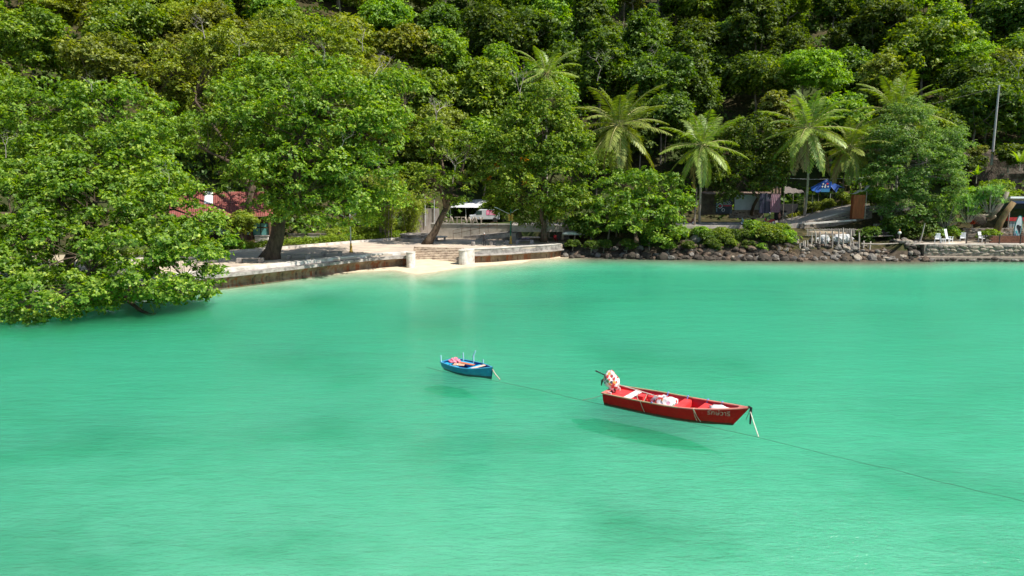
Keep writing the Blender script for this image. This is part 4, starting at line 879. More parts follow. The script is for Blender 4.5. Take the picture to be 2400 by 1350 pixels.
# ------------------------------------------------------------------ boats
def paint(name, c, dirt=(0.05, 0.035, 0.03), amount=0.5, zlow=None, rough=0.45, scale=2.2, spec=0.3):
    """boat paint with scuffs; zlow: growth and grime near the waterline, in ragged patches"""
    if name in MATS: return MATS[name]
    m, nt, out = new_mat(name); p = N(nt, 'ShaderNodeBsdfPrincipled'); p.inputs['Roughness'].default_value = rough; p.inputs['Specular IOR Level'].default_value = spec
    n1 = noise(nt, scale, 6, 0.65); col = ramp(nt, n1, [(0.3, tuple(v * 0.72 for v in c)), (0.65, c)])
    sc = noise(nt, scale * 7, 5, 0.7, stretch=(0.3, 1, 1.4)); col = mixc(nt, ramp(nt, sc, [(0.60, 0.0), (0.72, amount)]), col, dirt)
    if zlow is not None:
        tc = N(nt, 'ShaderNodeTexCoord'); sp = N(nt, 'ShaderNodeSeparateXYZ'); nt.links.new(tc.outputs['Object'], sp.inputs[0])
        f = math_n(nt, 'MULTIPLY_ADD', sp.outputs['Z'], -1.0 / zlow); nt.nodes[-1].inputs[2].default_value = 1.0
        f = math_n(nt, 'ADD', f, math_n(nt, 'MULTIPLY_ADD', noise(nt, 3.0, 5, 0.7, stretch=(0.6, 1, 1)), 1.4)); nt.nodes[-2].inputs[2].default_value = -0.7
        col = mixc(nt, ramp(nt, f, [(0.35, 0.0), (0.9, 0.85)]), col, (0.03, 0.025, 0.015))
    nt.links.new(col, p.inputs['Base Color']); nt.links.new(bump(nt, n1, 0.15, 0.02), p.inputs['Normal']); nt.links.new(p.outputs[0], out.inputs[0]); return m
RED_OUT = paint('boat_red_outside', (0.56, 0.008, 0.006), (0.26, 0.006, 0.005), 0.6, zlow=0.10, rough=0.6, spec=0.12)
RED_IN = paint('boat_red_inside', (0.62, 0.012, 0.025), (0.40, 0.02, 0.03), 0.4)
RED_SEAT = paint('boat_red_bench', (0.78, 0.06, 0.06), (0.75, 0.35, 0.30), 0.35)
PINKRAIL = paint('boat_rail_faded', (0.62, 0.20, 0.16), (0.45, 0.35, 0.25), 0.8)
OCHRE = paint('boat_rail_ochre', (0.40, 0.27, 0.15), (0.15, 0.06, 0.05), 0.6)
WHITEP = paint('boat_white', (0.80, 0.76, 0.72), (0.45, 0.35, 0.30), 0.4)
BLUESTRAP = surf('strap_blue', (0.20, 0.30, 0.60), (0.14, 0.20, 0.45), 6, 0.5, 0.1)
ROPEM = surf('rope_pale', (0.55, 0.48, 0.36), (0.38, 0.32, 0.24), 12, 0.9, 0.3)
ROPED = surf('rope_weedy', (0.12, 0.15, 0.08), (0.06, 0.08, 0.045), 9, 0.9, 0.3)
def floral():
    m, nt, out = new_mat('floral_oilcloth'); p = N(nt, 'ShaderNodeBsdfPrincipled'); p.inputs['Roughness'].default_value = 0.5
    tc = N(nt, 'ShaderNodeTexCoord'); v = N(nt, 'ShaderNodeTexVoronoi'); v.inputs['Scale'].default_value = 7; nt.links.new(tc.outputs['Object'], v.inputs['Vector'])
    sp = N(nt, 'ShaderNodeSeparateColor'); nt.links.new(v.outputs['Color'], sp.inputs[0])
    pet = ramp(nt, sp.outputs[0], [(0.0, (0.78, 0.75, 0.72)), (0.28, (0.78, 0.75, 0.72)), (0.32, (0.6, 0.06, 0.05)), (0.66, (0.75, 0.35, 0.08)), (0.76, (0.62, 0.30, 0.40)), (0.82, (0.05, 0.05, 0.07)), (0.94, (0.10, 0.22, 0.10)), (1.0, (0.7, 0.68, 0.66))])
    pet.node.color_ramp.interpolation = 'CONSTANT'
    c = mixc(nt, ramp(nt, v.outputs['Distance'], [(0.50, 1.0), (0.66, 0.0)]), (0.68, 0.65, 0.63), pet)
    nt.links.new(c, p.inputs['Base Color']); nt.links.new(bump(nt, noise(nt, 7, 4, 0.6), 0.5, 0.05), p.inputs['Normal']); nt.links.new(p.outputs[0], out.inputs[0]); return m
FLORAL = floral()
def ico(sub=2):
    import bmesh
    bm = bmesh.new(); bmesh.ops.create_icosphere(bm, subdivisions=sub, radius=1.0); v = np.array([tuple(x.co) for x in bm.verts]); f = [tuple(x.index for x in q.verts) for q in bm.faces]; bm.free(); return v, f
ICO2, ICO3 = ico(2), ico(3)
def crumple(seed, dims, sub=3, amp=0.28, sharp=1.0, floor=None):
    v, f = ICO3 if sub == 3 else ICO2; rng = np.random.default_rng(seed); d = np.zeros(len(v))
    for k in range(6):
        w = rng.normal(0, 1, 3) * (1.6 + 1.1 * k); d += amp * np.abs(np.sin(v @ w + rng.uniform(0, 6))) * sharp / (1 + 0.55 * k)
    q = v * (0.75 + d[:, None] - amp * 0.9); q = q * np.array(dims)
    if floor is not None: q[:, 2] = np.maximum(q[:, 2], floor)
    b = MB(); b.v = [tuple(x) for x in q]; b.f = list(f); return b
def hull(t, L, st, mat_out, mat_in, th=0.05, floor=0.10, n=22):
    """st: functions of u in 0..1 (stern to bow): half beam, sheer, bottom half width, keel, and stem rake"""
    hb, sh, bw, kl, rake = st; out, inn = [], []
    for i in range(n + 1):
        u = i / n
        def X(z): return L * u + rake(u) * (z - sh(1.0)) 
        b_, s_, w_, k_ = hb(u), sh(u), bw(u), kl(u)
        m_ = b_ * 0.6 + w_ * 0.4 + 0.02
        out.append([Vector((X(z), y, z)) for y, z in ((b_, s_), (m_, (s_ * 0.55 + k_ * 0.45)), (w_, k_ + 0.05), (0, k_), (-w_, k_ + 0.05), (-m_, (s_ * 0.55 + k_ * 0.45)), (-b_, s_))])
        bi = max(b_ - th, 0.012); fl = min(floor, s_ - 0.1); wi = max(min(bi, w_ + (b_ - w_) * max(0, (fl - k_) / (s_ - k_)) - th), 0.010)
        inn.append([Vector((X(z) - (0.10 if i == n else 0), y, z)) for y, z in ((bi, s_ - 0.004), (wi, fl), (-wi, fl), (-bi, s_ - 0.004))])
    o = MB(); o.sheet(out); o.f = [f[::-1] for f in o.f]; k = len(out[0]); o.f.append(tuple(range(k)))          # transom
    h = o.build('hull', mat_out, t)
    iv = MB(); iv.sheet(inn); iv.f.append((3, 2, 1, 0)); i0 = [p + Vector((th, 0, 0)) for p in inn[0]]
    iv.v[0:4] = [tuple(p) for p in i0]; iv.build('lining', mat_in, t)
    return out, inn
def rail(t, pts, w, h, mat, name='gunwale'):
    """flat rail following the sheer"""
    b = MB(); P = [Vector(p) for p in pts]; k = len(P); vs = []
    for i, p in enumerate(P):
        d = P[min(i + 1, k - 1)] - P[max(i - 1, 0)]; d.z = 0; d.normalize(); s = Vector((d.y, -d.x, 0))
        vs += [p + s * w / 2 + Vector((0, 0, -h / 2)), p - s * w / 2 + Vector((0, 0, -h / 2)), p - s * w / 2 + Vector((0, 0, h / 2)), p + s * w / 2 + Vector((0, 0, h / 2))]
    fs = [(i * 4 + j, i * 4 + (j + 1) % 4, (i + 1) * 4 + (j + 1) % 4, (i + 1) * 4 + j) for i in range(k - 1) for j in range(4)] + [(3, 2, 1, 0), tuple((k - 1) * 4 + j for j in range(4))]
    return b.add(vs, fs).build(name, mat, t)
# ---- red boat
ps = (wp(1405, 923, 0.5) + wp(1456, 903, 0.5)) / 2; pb_ = wp(1757, 956, 0.82); ax = pb_ - ps; ax.z = 0; LR = ax.length; RZR = math.atan2(ax.y, ax.x)
rt = thing('longtail_boat', 'red wooden longtail boat moored on a line, engine wrapped in flowered cloth', 'boat', (ps.x, ps.y, 0), RZR)
HB = lambda u: 0.80 + 0.12 * math.sin(PI * min(u / 0.75, 1)) if u < 0.5 else max(0.02, (0.80 + 0.12 * math.sin(PI * min(u / 0.75, 1))) * (1 - ((u - 0.5) / 0.5) ** 2.6))
SH = lambda u: 0.50 + 0.02 * math.sin(PI * u) + 0.32 * max(0, (u - 0.45) / 0.55) ** 2
BW = lambda u: max(0.01, HB(u) * (0.74 - 0.5 * max(0, (u - 0.55) / 0.45) ** 1.2))
KL = lambda u: -0.16 + 0.10 * max(0, (u - 0.75) / 0.25) ** 2
RK = lambda u: 0.75 * max(0, (u - 0.55) / 0.45) ** 1.5
out, inn = hull(rt, LR, (HB, SH, BW, KL, RK), RED_OUT, RED_IN, 0.05, 0.12, 28)
top = [(o[0] + i[0]) / 2 for o, i in zip(out, inn)], [(o[-1] + i[-1]) / 2 for o, i in zip(out, inn)]
for sgn, tp in ((0, top[0]), (1, top[1])):
    rail(rt, [p + Vector((0, 0, 0.012)) for p in tp[:17]], 0.10, 0.035, OCHRE); rail(rt, [p + Vector((0, (-0.03 if sgn == 0 else 0.03) * min(1, (28 - i - 16) / 6 if i < 26 else 0), 0.014)) for i, p in enumerate(tp[16:], 0)], 0.13, 0.035, PINKRAIL, 'bow_gunwale')
rail(rt, [(0.02, -0.82, 0.515), (0.02, 0.82, 0.515)], 0.16, 0.05, PINKRAIL, 'transom_rail')
MB().add([(LR * 0.93, -0.14, 0.775), (LR * 0.93, 0.14, 0.775), (LR - 0.06, 0.02, 0.845), (LR - 0.06, -0.02, 0.845)], [(0, 1, 2, 3)]).build('bow_deck', PINKRAIL, rt, solid=0.03)
def bx(name, c, d, mat, par, bev=0.012, **kw): return MB().box(c, d, **kw).build(name, mat, par, bevel=bev)
bx('stern_bench', (1.10, 0, 0.43), (0.34, 1.50, 0.05), WHITEP, rt); bx('stern_locker', (1.45, 0.30, 0.27), (0.28, 0.42, 0.30), RED_SEAT, rt); bx('stern_locker', (1.30, -0.35, 0.25), (0.22, 0.45, 0.26), RED_IN, rt)
bx('stern_deck', (0.42, 0.0, 0.36), (0.75, 1.40, 0.05), RED_SEAT, rt); bx('transom_knee', (0.16, 0.45, 0.45), (0.22, 0.06, 0.14), WHITEP, rt); bx('transom_knee', (0.16, -0.45, 0.45), (0.22, 0.06, 0.14), WHITEP, rt)
bx('thwart', (3.45, 0, 0.43), (0.34, 1.64, 0.06), RED_SEAT, rt); bx('thwart_front', (3.62, 0, 0.30), (0.04, 1.50, 0.24), RED_SEAT, rt)
bx('thwart', (4.45, 0, 0.46), (0.36, 1.30, 0.06), RED_SEAT, rt); bx('thwart_front', (4.63, 0, 0.34), (0.04, 1.06, 0.20), RED_SEAT, rt)
for k in range(5): bx('floor_board', (3.95, -0.46 + 0.23 * k, 0.137), (0.70, 0.22, 0.02), RED_SEAT, rt, 0.004)
for k in range(5): bx('floor_board', (2.3, -0.48 + 0.24 * k, 0.137), (1.5, 0.22, 0.02), RED_SEAT, rt, 0.004)
for x in (2.45, 3.40, 4.35, 5.05):
    y = HB(x / LR) - 0.03; z = SH(x / LR); w = BW(x / LR)
    for s in ((1, -1) if x == 2.45 else (1,)): MB().tube([(x, s * (y + 0.05), z + 0.05), (x, s * (y - 0.03), z + 0.045), (x - 0.03, s * (w + (y - w) * 0.42), 0.16)], 0.035, 6).build('rib_strap', BLUESTRAP, rt)
me = text_mesh('รักษ์วารี', 0.30, 0.006)
xs = 0.845 * LR; u0 = xs / LR; hb0, hb1 = HB(u0 - 0.05), HB(u0 + 0.05); ya = (hb1 - hb0) / (0.1 * LR); flare = math.atan2((HB(u0) - BW(u0)), SH(u0) - KL(u0)) * 0.75
o = link('boat_name', me, surf('lettering_faded', (0.58, 0.30, 0.24), (0.45, 0.20, 0.16), 9, 0.6, 0), rt)
zz = 0.50; fr = (zz - KL(u0)) / (SH(u0) - KL(u0)); yy = -(BW(u0) + (HB(u0) - BW(u0)) * fr)
o.matrix_local = Matrix.Translation((xs + RK(u0) * (zz - SH(1.0)), yy - 0.035, zz)) @ Matrix.Rotation(-math.atan(ya), 4, 'Z') @ Matrix.Rotation(flare, 4, 'X')
# engine wrapped in flowered cloth, tiller pole, shaft
en = crumple(7, (0.20, 0.21, 0.33), 3, 0.60).xform(Matrix.Translation((0.02, 0.05, 0.90)) @ Matrix.Rotation(-0.35, 4, 'Y')).build('engine_cover', FLORAL, rt, smooth=True)
MB().box((0.10, 0.05, 0.62), (0.36, 0.30, 0.34), ry=-0.2).build('engine_block', surf('engine_rusty', (0.16, 0.07, 0.035), (0.06, 0.03, 0.02), 9, 0.6, 0.4, c3=(0.3, 0.2, 0.1)), rt, bevel=0.05)
MB().tube([(0.12, 0.05, 0.4), (0.10, 0.05, 0.55)], 0.11, 10).build('engine_mount', BLACK, rt)
IRON = surf('iron_dark', (0.06, 0.05, 0.045), (0.03, 0.025, 0.02), 9, 0.6, 0.2)
MB().tube([(-0.15, 0.1, 1.06), (-0.62, 0.22, 1.12), (-0.95, 0.30, 1.17)], [0.035, 0.03, 0.04], 8).build('propeller_shaft', IRON, rt)
MB().tube([(-0.25, -0.05, 0.98), (-0.42, -0.05, 0.86), (-0.46, -0.05, 0.62)], [0.05, 0.06, 0.02], 8).build('skeg', surf('skeg_brown', (0.16, 0.11, 0.07), (0.08, 0.055, 0.035), 7), rt)
MB().tube([(0.25, 0.02, 0.80), (1.2, -0.05, 0.74), (2.6, -0.16, 0.60)], 0.026, 8).build('tiller_pole', surf('pole_pale', (0.62, 0.50, 0.42), (0.45, 0.36, 0.30), 6, 0.7), rt)
for pts in ([(1.55, -0.2, 0.70), (1.5, -0.35, 0.5), (1.75, -0.45, 0.2), (1.7, -0.6, 0.16)], [(1.9, -0.15, 0.66), (1.85, -0.3, 0.42), (1.8, -0.5, 0.17), (2.1, -0.55, 0.16)], [(5.0, 0.62, 0.55), (4.9, 0.5, 0.42), (4.75, 0.45, 0.30), (4.8, 0.3, 0.17)]):
    MB().tube([p for p in dense([Vector(q) for q in pts], 4)], 0.016, 6).build('rope', ROPEM, rt)
def over_side(x, dx=0.0):
    hb_, bw_ = HB(x / LR), BW(x / LR); xx = x + RK(x / LR) * (0.3 - SH(1)); return [(xx, -hb_ + 0.06, SH(x / LR) + 0.035), (xx, -hb_ - 0.065, SH(x / LR) + 0.03), (xx + dx * 0.5, -(hb_ + bw_) / 2 - 0.075, 0.25), (xx + dx, -bw_ - 0.09, 0.02)]
for x, dx in ((1.95, 0.12), (4.35, 0.10), (4.37, 0.24)): MB().tube(over_side(x, dx), 0.011, 5).build('side_rope', ROPEM, rt)
MB().tube([(LR - 0.05, 0, 0.86), (LR + 0.06, -0.02, 0.84), (LR + 0.07, -0.02, 0.6), (LR + 0.06, -0.03, 0.15)], [0.06, 0.06, 0.05, 0.035], 8).build('fender_rope', BLACK, rt)
MB().tube([(LR + 0.03, -0.1, 0.75), (LR - 0.02, -0.12, 0.55), (LR - 0.08, -0.14, 0.35)], 0.012, 5).build('loose_end', ROPED, rt)
Mr = Matrix.Translation((ps.x, ps.y, 0)) @ Matrix.Rotation(RZR, 4, 'Z')
def in_boat(mat4, p, z=None): q = mat4 @ Vector(p); return q
t = thing('covered_bundle', 'bundle under white and orange flowered cloth amidships in the red boat', 'bundle', in_boat(Mr, (2.72, -0.02, 0.15)), RZR)
crumple(11, (0.60, 0.52, 0.42), 3, 0.34, floor=-0.02).xform(Matrix.Translation((0, 0, 0.03))).build('cloth', FLORAL, t, smooth=True)
bx('crate', (0.42, -0.30, 0.12), (0.3, 0.3, 0.24), surf('crate_mauve', (0.40, 0.32, 0.38), (0.3, 0.24, 0.28), 5), t)
t = thing('white_tarp', 'folded white tarp lying in the bow of the red boat', 'tarp', in_boat(Mr, (5.15, 0.0, 0.54)), RZR)
crumple(13, (0.42, 0.30, 0.12), 3, 0.3).build('folds', WHITEP, t, smooth=True); bx('board', (-0.1, 0, -0.12), (0.6, 0.62, 0.03), RED_SEAT, t)
t = thing('fuel_can', 'bright red fuel can standing behind the white stern bench of the red boat', 'fuel can', in_boat(Mr, (1.85, 0.36, 0.15)), RZR + 0.3)
bx('body', (0, 0, 0.16), (0.24, 0.34, 0.32), RED_SEAT, t, 0.04); MB().tube([(0, -0.09, 0.33), (0, -0.05, 0.38), (0, 0.05, 0.38), (0, 0.09, 0.33)], 0.018, 6).build('handle', RED_IN, t); MB().lathe([(0.03, 0.32), (0.03, 0.36)], 8, (0.07, 0.12, 0)).build('cap', BLACK, t)
# ---- blue dinghy
ps2 = (wp(1025, 849, 0.4) + wp(1072, 839, 0.4)) / 2; pb2 = wp(1154, 861.5, 0.52); ax2 = pb2 - ps2; ax2.z = 0; LB = ax2.length; RZB = math.atan2(ax2.y, ax2.x)
BL_OUT = paint('boat_blue_outside', (0.010, 0.20, 0.33), (0.02, 0.07, 0.10), 0.4, zlow=0.12, scale=3); BL_IN = paint('boat_blue_inside', (0.008, 0.075, 0.33), (0.02, 0.03, 0.09), 0.4); CYAN = paint('boat_cyan', (0.02, 0.40, 0.66), (0.3, 0.5, 0.6), 0.5); BLRIM = paint('boat_blue_rim', (0.06, 0.30, 0.48), (0.3, 0.4, 0.45), 0.6)
PALEBL = paint('boat_pale_blue', (0.42, 0.68, 0.78), (0.5, 0.6, 0.6), 0.3)
bt = thing('rowing_boat', 'small blue rowing dinghy with upright sticks and a pink bundle, tied to the line', 'boat', (ps2.x, ps2.y, 0), RZB)
HB2 = lambda u: (0.56 + 0.20 * math.sin(PI * min(u / 0.9, 1))) if u < 0.45 else max(0.03, (0.56 + 0.20 * math.sin(PI * min(u / 0.9, 1))) * (1 - ((u - 0.45) / 0.55) ** 2.5))
SH2 = lambda u: 0.40 - 0.03 * math.sin(PI * u) + 0.13 * max(0, (u - 0.4) / 0.6) ** 2
BW2 = lambda u: max(0.012, HB2(u) * (0.66 - 0.4 * max(0, (u - 0.6) / 0.4)) * (0.7 + 0.3 * min(1, u / 0.3)))
KL2 = lambda u: -0.14; RK2 = lambda u: 0.10 * u ** 3
out2, inn2 = hull(bt, LB, (HB2, SH2, BW2, KL2, RK2), BL_OUT, BL_IN, 0.04, 0.08, 22)
for s in (0, -1): rail(bt, [(o[s] + i[s]) / 2 + Vector((0, 0, 0.01)) for o, i in zip(out2, inn2)], 0.08, 0.035, BLRIM)
rail(bt, [(0.02, -0.56, 0.415), (0.02, 0.56, 0.415)], 0.09, 0.05, BLRIM, 'transom_rail')
bx('stern_bench', (0.30, 0, 0.31), (0.42, 0.96, 0.035), CYAN, bt, 0.008); bx('side_bench', (0.95, 0.46, 0.33), (0.95, 0.26, 0.035), CYAN, bt, 0.008); bx('side_bench', (0.85, -0.46, 0.30), (0.7, 0.20, 0.035), CYAN, bt, 0.008)
bx('bow_thwart', (2.02, 0, 0.335), (0.36, 1.10, 0.035), CYAN, bt, 0.008); bx('bow_knee', (LB - 0.22, 0, 0.44), (0.2, 0.16, 0.03), PALEBL, bt, 0.008)
for x, y, h, dx in ((0.06, -0.55, 0.36, -0.02), (0.62, 0.60, 0.38, -0.01), (1.95, 0.72, 0.18, 0.0)): MB().tube([(x, y, 0.36), (x + dx, y, 0.42 + h)], 0.034, 7).build('stick', PALEBL, bt)
MB().tube([(1.28, 0.70, 0.25), (1.27, 0.71, 0.72), (1.38, 0.76, 0.98)], [0.042, 0.042, 0.035], 7).build('oar_prop', PALEBL, bt)
MB().tube([(1.25, -0.66, 0.36), (1.28, -0.60, 0.46), (1.32, -0.62, 0.5)], 0.025, 7).build('rowlock', PALEBL, bt); MB().tube([(0.80, -0.70, 0.37), (0.80, -0.68, 0.47)], 0.02, 7).build('rowlock', BL_IN, bt)
Mb = Matrix.Translation((ps2.x, ps2.y, 0)) @ Matrix.Rotation(RZB, 4, 'Z')
TAN = surf('plank_tan', (0.55, 0.34, 0.22), (0.42, 0.24, 0.15), 5, 0.8, 0.2, stretch=(0.3, 2, 1)); ORNG = surf('plank_rust', (0.50, 0.17, 0.09), (0.38, 0.12, 0.07), 5, 0.8, 0.2)
for lab, c, d, rz, rx, m in (('wide tan board lying aft in the blue dinghy', (0.98, -0.12, 0.34), (0.62, 0.42, 0.03), 0.5, 0.03, TAN), ('curved rust-red board across the middle of the blue dinghy', (1.28, 0.16, 0.38), (1.0, 0.20, 0.03), 0.05, 0.10, ORNG), ('pale pinkish plank resting on the bow thwart of the blue dinghy', (2.24, 0.0, 0.40), (0.18, 0.95, 0.035), -0.12, 0.02, surf('plank_pink', (0.68, 0.46, 0.36), (0.55, 0.36, 0.28), 5, 0.8, 0.2))):
    o = thing('loose_board', lab, 'board', in_boat(Mb, c), RZB + rz, 'loose boards in the blue dinghy'); MB().box((0, 0, 0), d, rx=rx).build('plank', m, o, bevel=0.006)
t = thing('pink_bundle', 'crumpled pink plastic bundle in the stern of the blue dinghy', 'bundle', in_boat(Mb, (0.42, 0.12, 0.38)), RZB + 0.9)
crumple(17, (0.30, 0.19, 0.15), 3, 0.40).build('wrap', surf('plastic_pink', (0.80, 0.28, 0.34), (0.68, 0.10, 0.16), 7, 0.4, 0.3, c3=(0.85, 0.62, 0.60)), t)
# ---- mooring line and its ropes
def line(name, label, pts, r, mat, cat='rope', k=5):
    o = MB().tube(dense(pts, k), r, 6).build(name, mat); return tag(o, label, cat)
sag = [wp(x, y, 0.015) for x, y in [(1000, 861), (1040, 871), (1100, 885), (1160, 893), (1210, 903), (1280, 918), (1365, 938), (1430, 952), (1530, 972), (1640, 995), (1778, 1025)]]
line('mooring_line', 'long dark weedy mooring line on the water linking the dinghy and the red boat', sag, 0.0075, ROPED)
rt2 = random.Random(5); far = [wp(1778 + 52 * i, 1025 + 12.6 * i + rt2.uniform(-1.5, 1.5), 0.012 - 0.0018 * i) for i in range(0, 13)]
line('mooring_line', 'frayed floating end of the mooring line beyond the red boat bow', far, 0.006, ROPED)
bowR = in_boat(Mr, (LR + 0.02, 0, 0.72)); line('bow_rope', 'taut pale rope from the red bow down to the mooring line', [bowR, bowR.lerp(wp(1778, 1024, 0.02), 0.5) - Vector((0, 0, 0.02)), wp(1778, 1024, 0.02)], 0.02, surf('rope_white', (0.7, 0.66, 0.55), (0.55, 0.5, 0.4), 9))
sn = in_boat(Mr, (0.0, -0.80, 0.42)); line('stern_rope', 'thin rope from the red transom corner to the knotted mooring line', [sn, sn.lerp(wp(1366, 937, 0.02), 0.5) - Vector((0, 0, 0.03)), wp(1366, 937, 0.02)], 0.012, ROPEM)
bwB = in_boat(Mb, (LB + 0.01, 0, 0.42)); line('dinghy_rope', 'thick frayed rope hanging from the blue dinghy bow to the line', [bwB, bwB.lerp(wp(1171, 890, 0.02), 0.4) - Vector((0, 0, 0.03)), wp(1172, 890, 0.02)], 0.032, ROPEM)
# ------------------------------------------------------------------ east bank: boulders, stone wall, road
STONE = [surf('rock_grey', (0.22, 0.20, 0.175), (0.11, 0.10, 0.085), 2.2, 0.9, 0.8, 7, bdist=0.06), surf('rock_brown', (0.16, 0.115, 0.08), (0.08, 0.055, 0.04), 2.2, 0.9, 0.8, 7, bdist=0.06), surf('rock_pale', (0.36, 0.31, 0.24), (0.21, 0.17, 0.13), 2.2, 0.9, 0.8, 7, bdist=0.06), surf('rock_dark', (0.08, 0.065, 0.05), (0.04, 0.032, 0.025), 2.2, 0.9, 0.8, 7, bdist=0.06)]
def rock_mesh(seed, flatten=0.75, sub=2, boxy=0.0):
    v, f = ICO2 if sub == 2 else ico(1); rng = np.random.default_rng(seed); q = v.copy()
    for k in range(7):                                   # planed-off facets
        n = unit(rng.normal(0, 1, 3)); d = rng.uniform(0.55, 0.85); e = q @ n - d; q = q - np.maximum(e, 0)[:, None] * n * 0.9
    q += rng.normal(0, 0.03, q.shape)
    if boxy: q = np.sign(q) * np.abs(q) ** (1 - boxy)
    q = q * np.array([1, rng.uniform(0.7, 0.95), flatten]); b = MB(); b.v = [tuple(x) for x in q]; b.f = list(f); return b.mesh('boulder')
ROCKS = [rock_mesh(200 + i, rng_f) for i, rng_f in enumerate((0.7, 0.8, 0.62, 0.9, 0.75, 0.55, 0.8))]
PEBS = [rock_mesh(220 + i, 0.7, 1) for i in range(4)]
def stone(par, p, s, mat, meshes, name='boulder', rnd=R, sq=(1, 1, 1)):
    me = rnd.choice(meshes); 
    if not me.materials: me.materials.append(mat)
    o = bpy.data.objects.new(name, me); C.objects.link(o); o.parent = par; o.location = p; o.rotation_euler = (rnd.uniform(-.35, .35), rnd.uniform(-.35, .35), rnd.uniform(0, 6.28)); o.scale = (s * sq[0], s * sq[1], s * sq[2])
    o.material_slots[0].link = 'OBJECT'; o.material_slots[0].material = mat; return o
rb = random.Random(71)
bank = thing('boulder_bank', 'bank of tumbled grey and brown boulders along the waterline below the palms', 'boulders', (0, 0, 0))
for i in range(285):
    px = rb.uniform(1318, 1880); sy = wp(px, interp(px, shore_px), 0); d = rb.uniform(-0.3, 1) ** 1 * 3.2; x, y = sy.x, sy.y + d
    s = rb.uniform(0.32, 0.66) * (1.5 if rb.random() < 0.16 else 1); z = max(ground_z(x, y), -0.1) + s * 0.22
    m = STONE[3] if d < 0.3 and rb.random() < 0.7 else rb.choice((STONE[0], STONE[1], STONE[1], STONE[3], STONE[3]))
    stone(bank, (x, y, z), s, m, ROCKS, rnd=rb)
for px, py, s, m in ((1492, 597, 0.85, 2), (1573, 600, 0.62, 0), (1632, 592, 0.95, 0), (1553, 583, 1.0, 0), (1778, 576, 0.95, 0), (1505, 583, 0.55, 2), (1700, 591, 0.8, 0), (1720, 600, 0.5, 2), (1790, 590, 0.6, 2), (1455, 580, 0.7, 1)):
    p = wp(px, py, 0.5); stone(bank, (p.x, p.y + 0.3, max(0.1, ground_z(p.x, p.y)) + 0.15), s, STONE[m], ROCKS, rnd=rb)
rub = thing('rubble_bank', 'bank of broken stones and debris under the crooked stakes', 'rubble', (0, 0, 0))
for i in range(228):
    px = rb.uniform(1880, 2190); sy = wp(px, interp(px, shore_px), 0); d = rb.uniform(-0.2, 4.2); x, y = sy.x, sy.y + d
    s = rb.uniform(0.24, 0.46) * (1.8 if rb.random() < 0.1 else 1); z = max(ground_z(x, y), -0.1) + s * 0.2
    stone(rub, (x, y, z), s, STONE[3] if d < 0.4 and rb.random() < 0.6 else rb.choice((STONE[0], STONE[0], STONE[1], STONE[2], STONE[3])), ROCKS if s > 0.28 else PEBS, 'stone', rb)
for i in range(70):
    px = rb.uniform(2070, 2185); p = wd(px, 590, rb.uniform(90.3, 93.2)); s = rb.uniform(0.28, 0.55)
    stone(rub, (p.x, p.y, max(ground_z(p.x, p.y), 0.0) + s * 0.2), s, rb.choice((STONE[0], STONE[1], STONE[3], STONE[2])), ROCKS, 'stone', rb)
# stone sea wall on the right
y0w = 90.6; wl0, wl1 = wd(2165, 595, y0w + 0.6), wd(2520, 595, y0w - 0.4); wl0.z = wl1.z = 0
sw = thing('stone_sea_wall', 'rough mortared stone sea wall below the white plastic chairs', 'sea wall', (0, 0, 0))
MORT = surf('mortar', (0.32, 0.27, 0.21), (0.20, 0.165, 0.13), 3, 0.95, 0.6, 9)
MB().sweep([wl0, wl1], [(-1.2, -1.0), (-1.2, 2.0), (0.0, 2.0), (0.12, 0.75), (0.14, -1.0)]).build('core', MORT, sw)
MB().sweep([wl0 + Vector((-1.5, 0.3, 0)), wl1], [(-1.6, 2.003), (-1.6, 2.12), (0.08, 2.10), (0.08, 2.003)]).build('coping', CONC, sw)
MB().sweep([wl0 + Vector((-0.5, 0, 0)), wl1], [(0.145, -1.0), (0.145, 0.55), (0.85, 0.50), (1.0, -1.0)]).build('footing', MORT, sw)
dw = (wl1 - wl0); lw = dw.length; dw.normalize(); nw = Vector((dw.y, -dw.x, 0)); row = 0; z = 0.72
while z < 1.95:
    h = rb.uniform(0.34, 0.62); x = rb.uniform(0, 0.3)
    while x < lw * 0.82:
        w = rb.uniform(0.4, 1.3); c = wl0 + dw * (x + w / 2) + nw * 0.05; 
        stone(sw, (c.x, c.y + rb.uniform(-.06, .06), z + h / 2 + rb.uniform(-.1, .1)), 1.0, rb.choice((STONE[0], STONE[2], STONE[2], STONE[0])), ROCKS, 'stone', rb, (w * 0.64, 0.22, h * 0.82)).rotation_euler = (0, rb.uniform(-.25, .25), math.atan2(dw.y, dw.x))
        x += w * 1.02
    z += h
x = 0
while x < lw * 0.82:
    w = rb.uniform(0.4, 1.1); c = wl0 + dw * (x + w / 2) + nw * 0.75; stone(sw, (c.x, c.y, rb.uniform(0.1, 0.32)), 1.0, rb.choice((STONE[3], STONE[3], STONE[0])), ROCKS, 'footing_stone', rb, (w * 0.62, 0.42, 0.34)).rotation_euler = (0, 0, math.atan2(dw.y, dw.x)); x += w
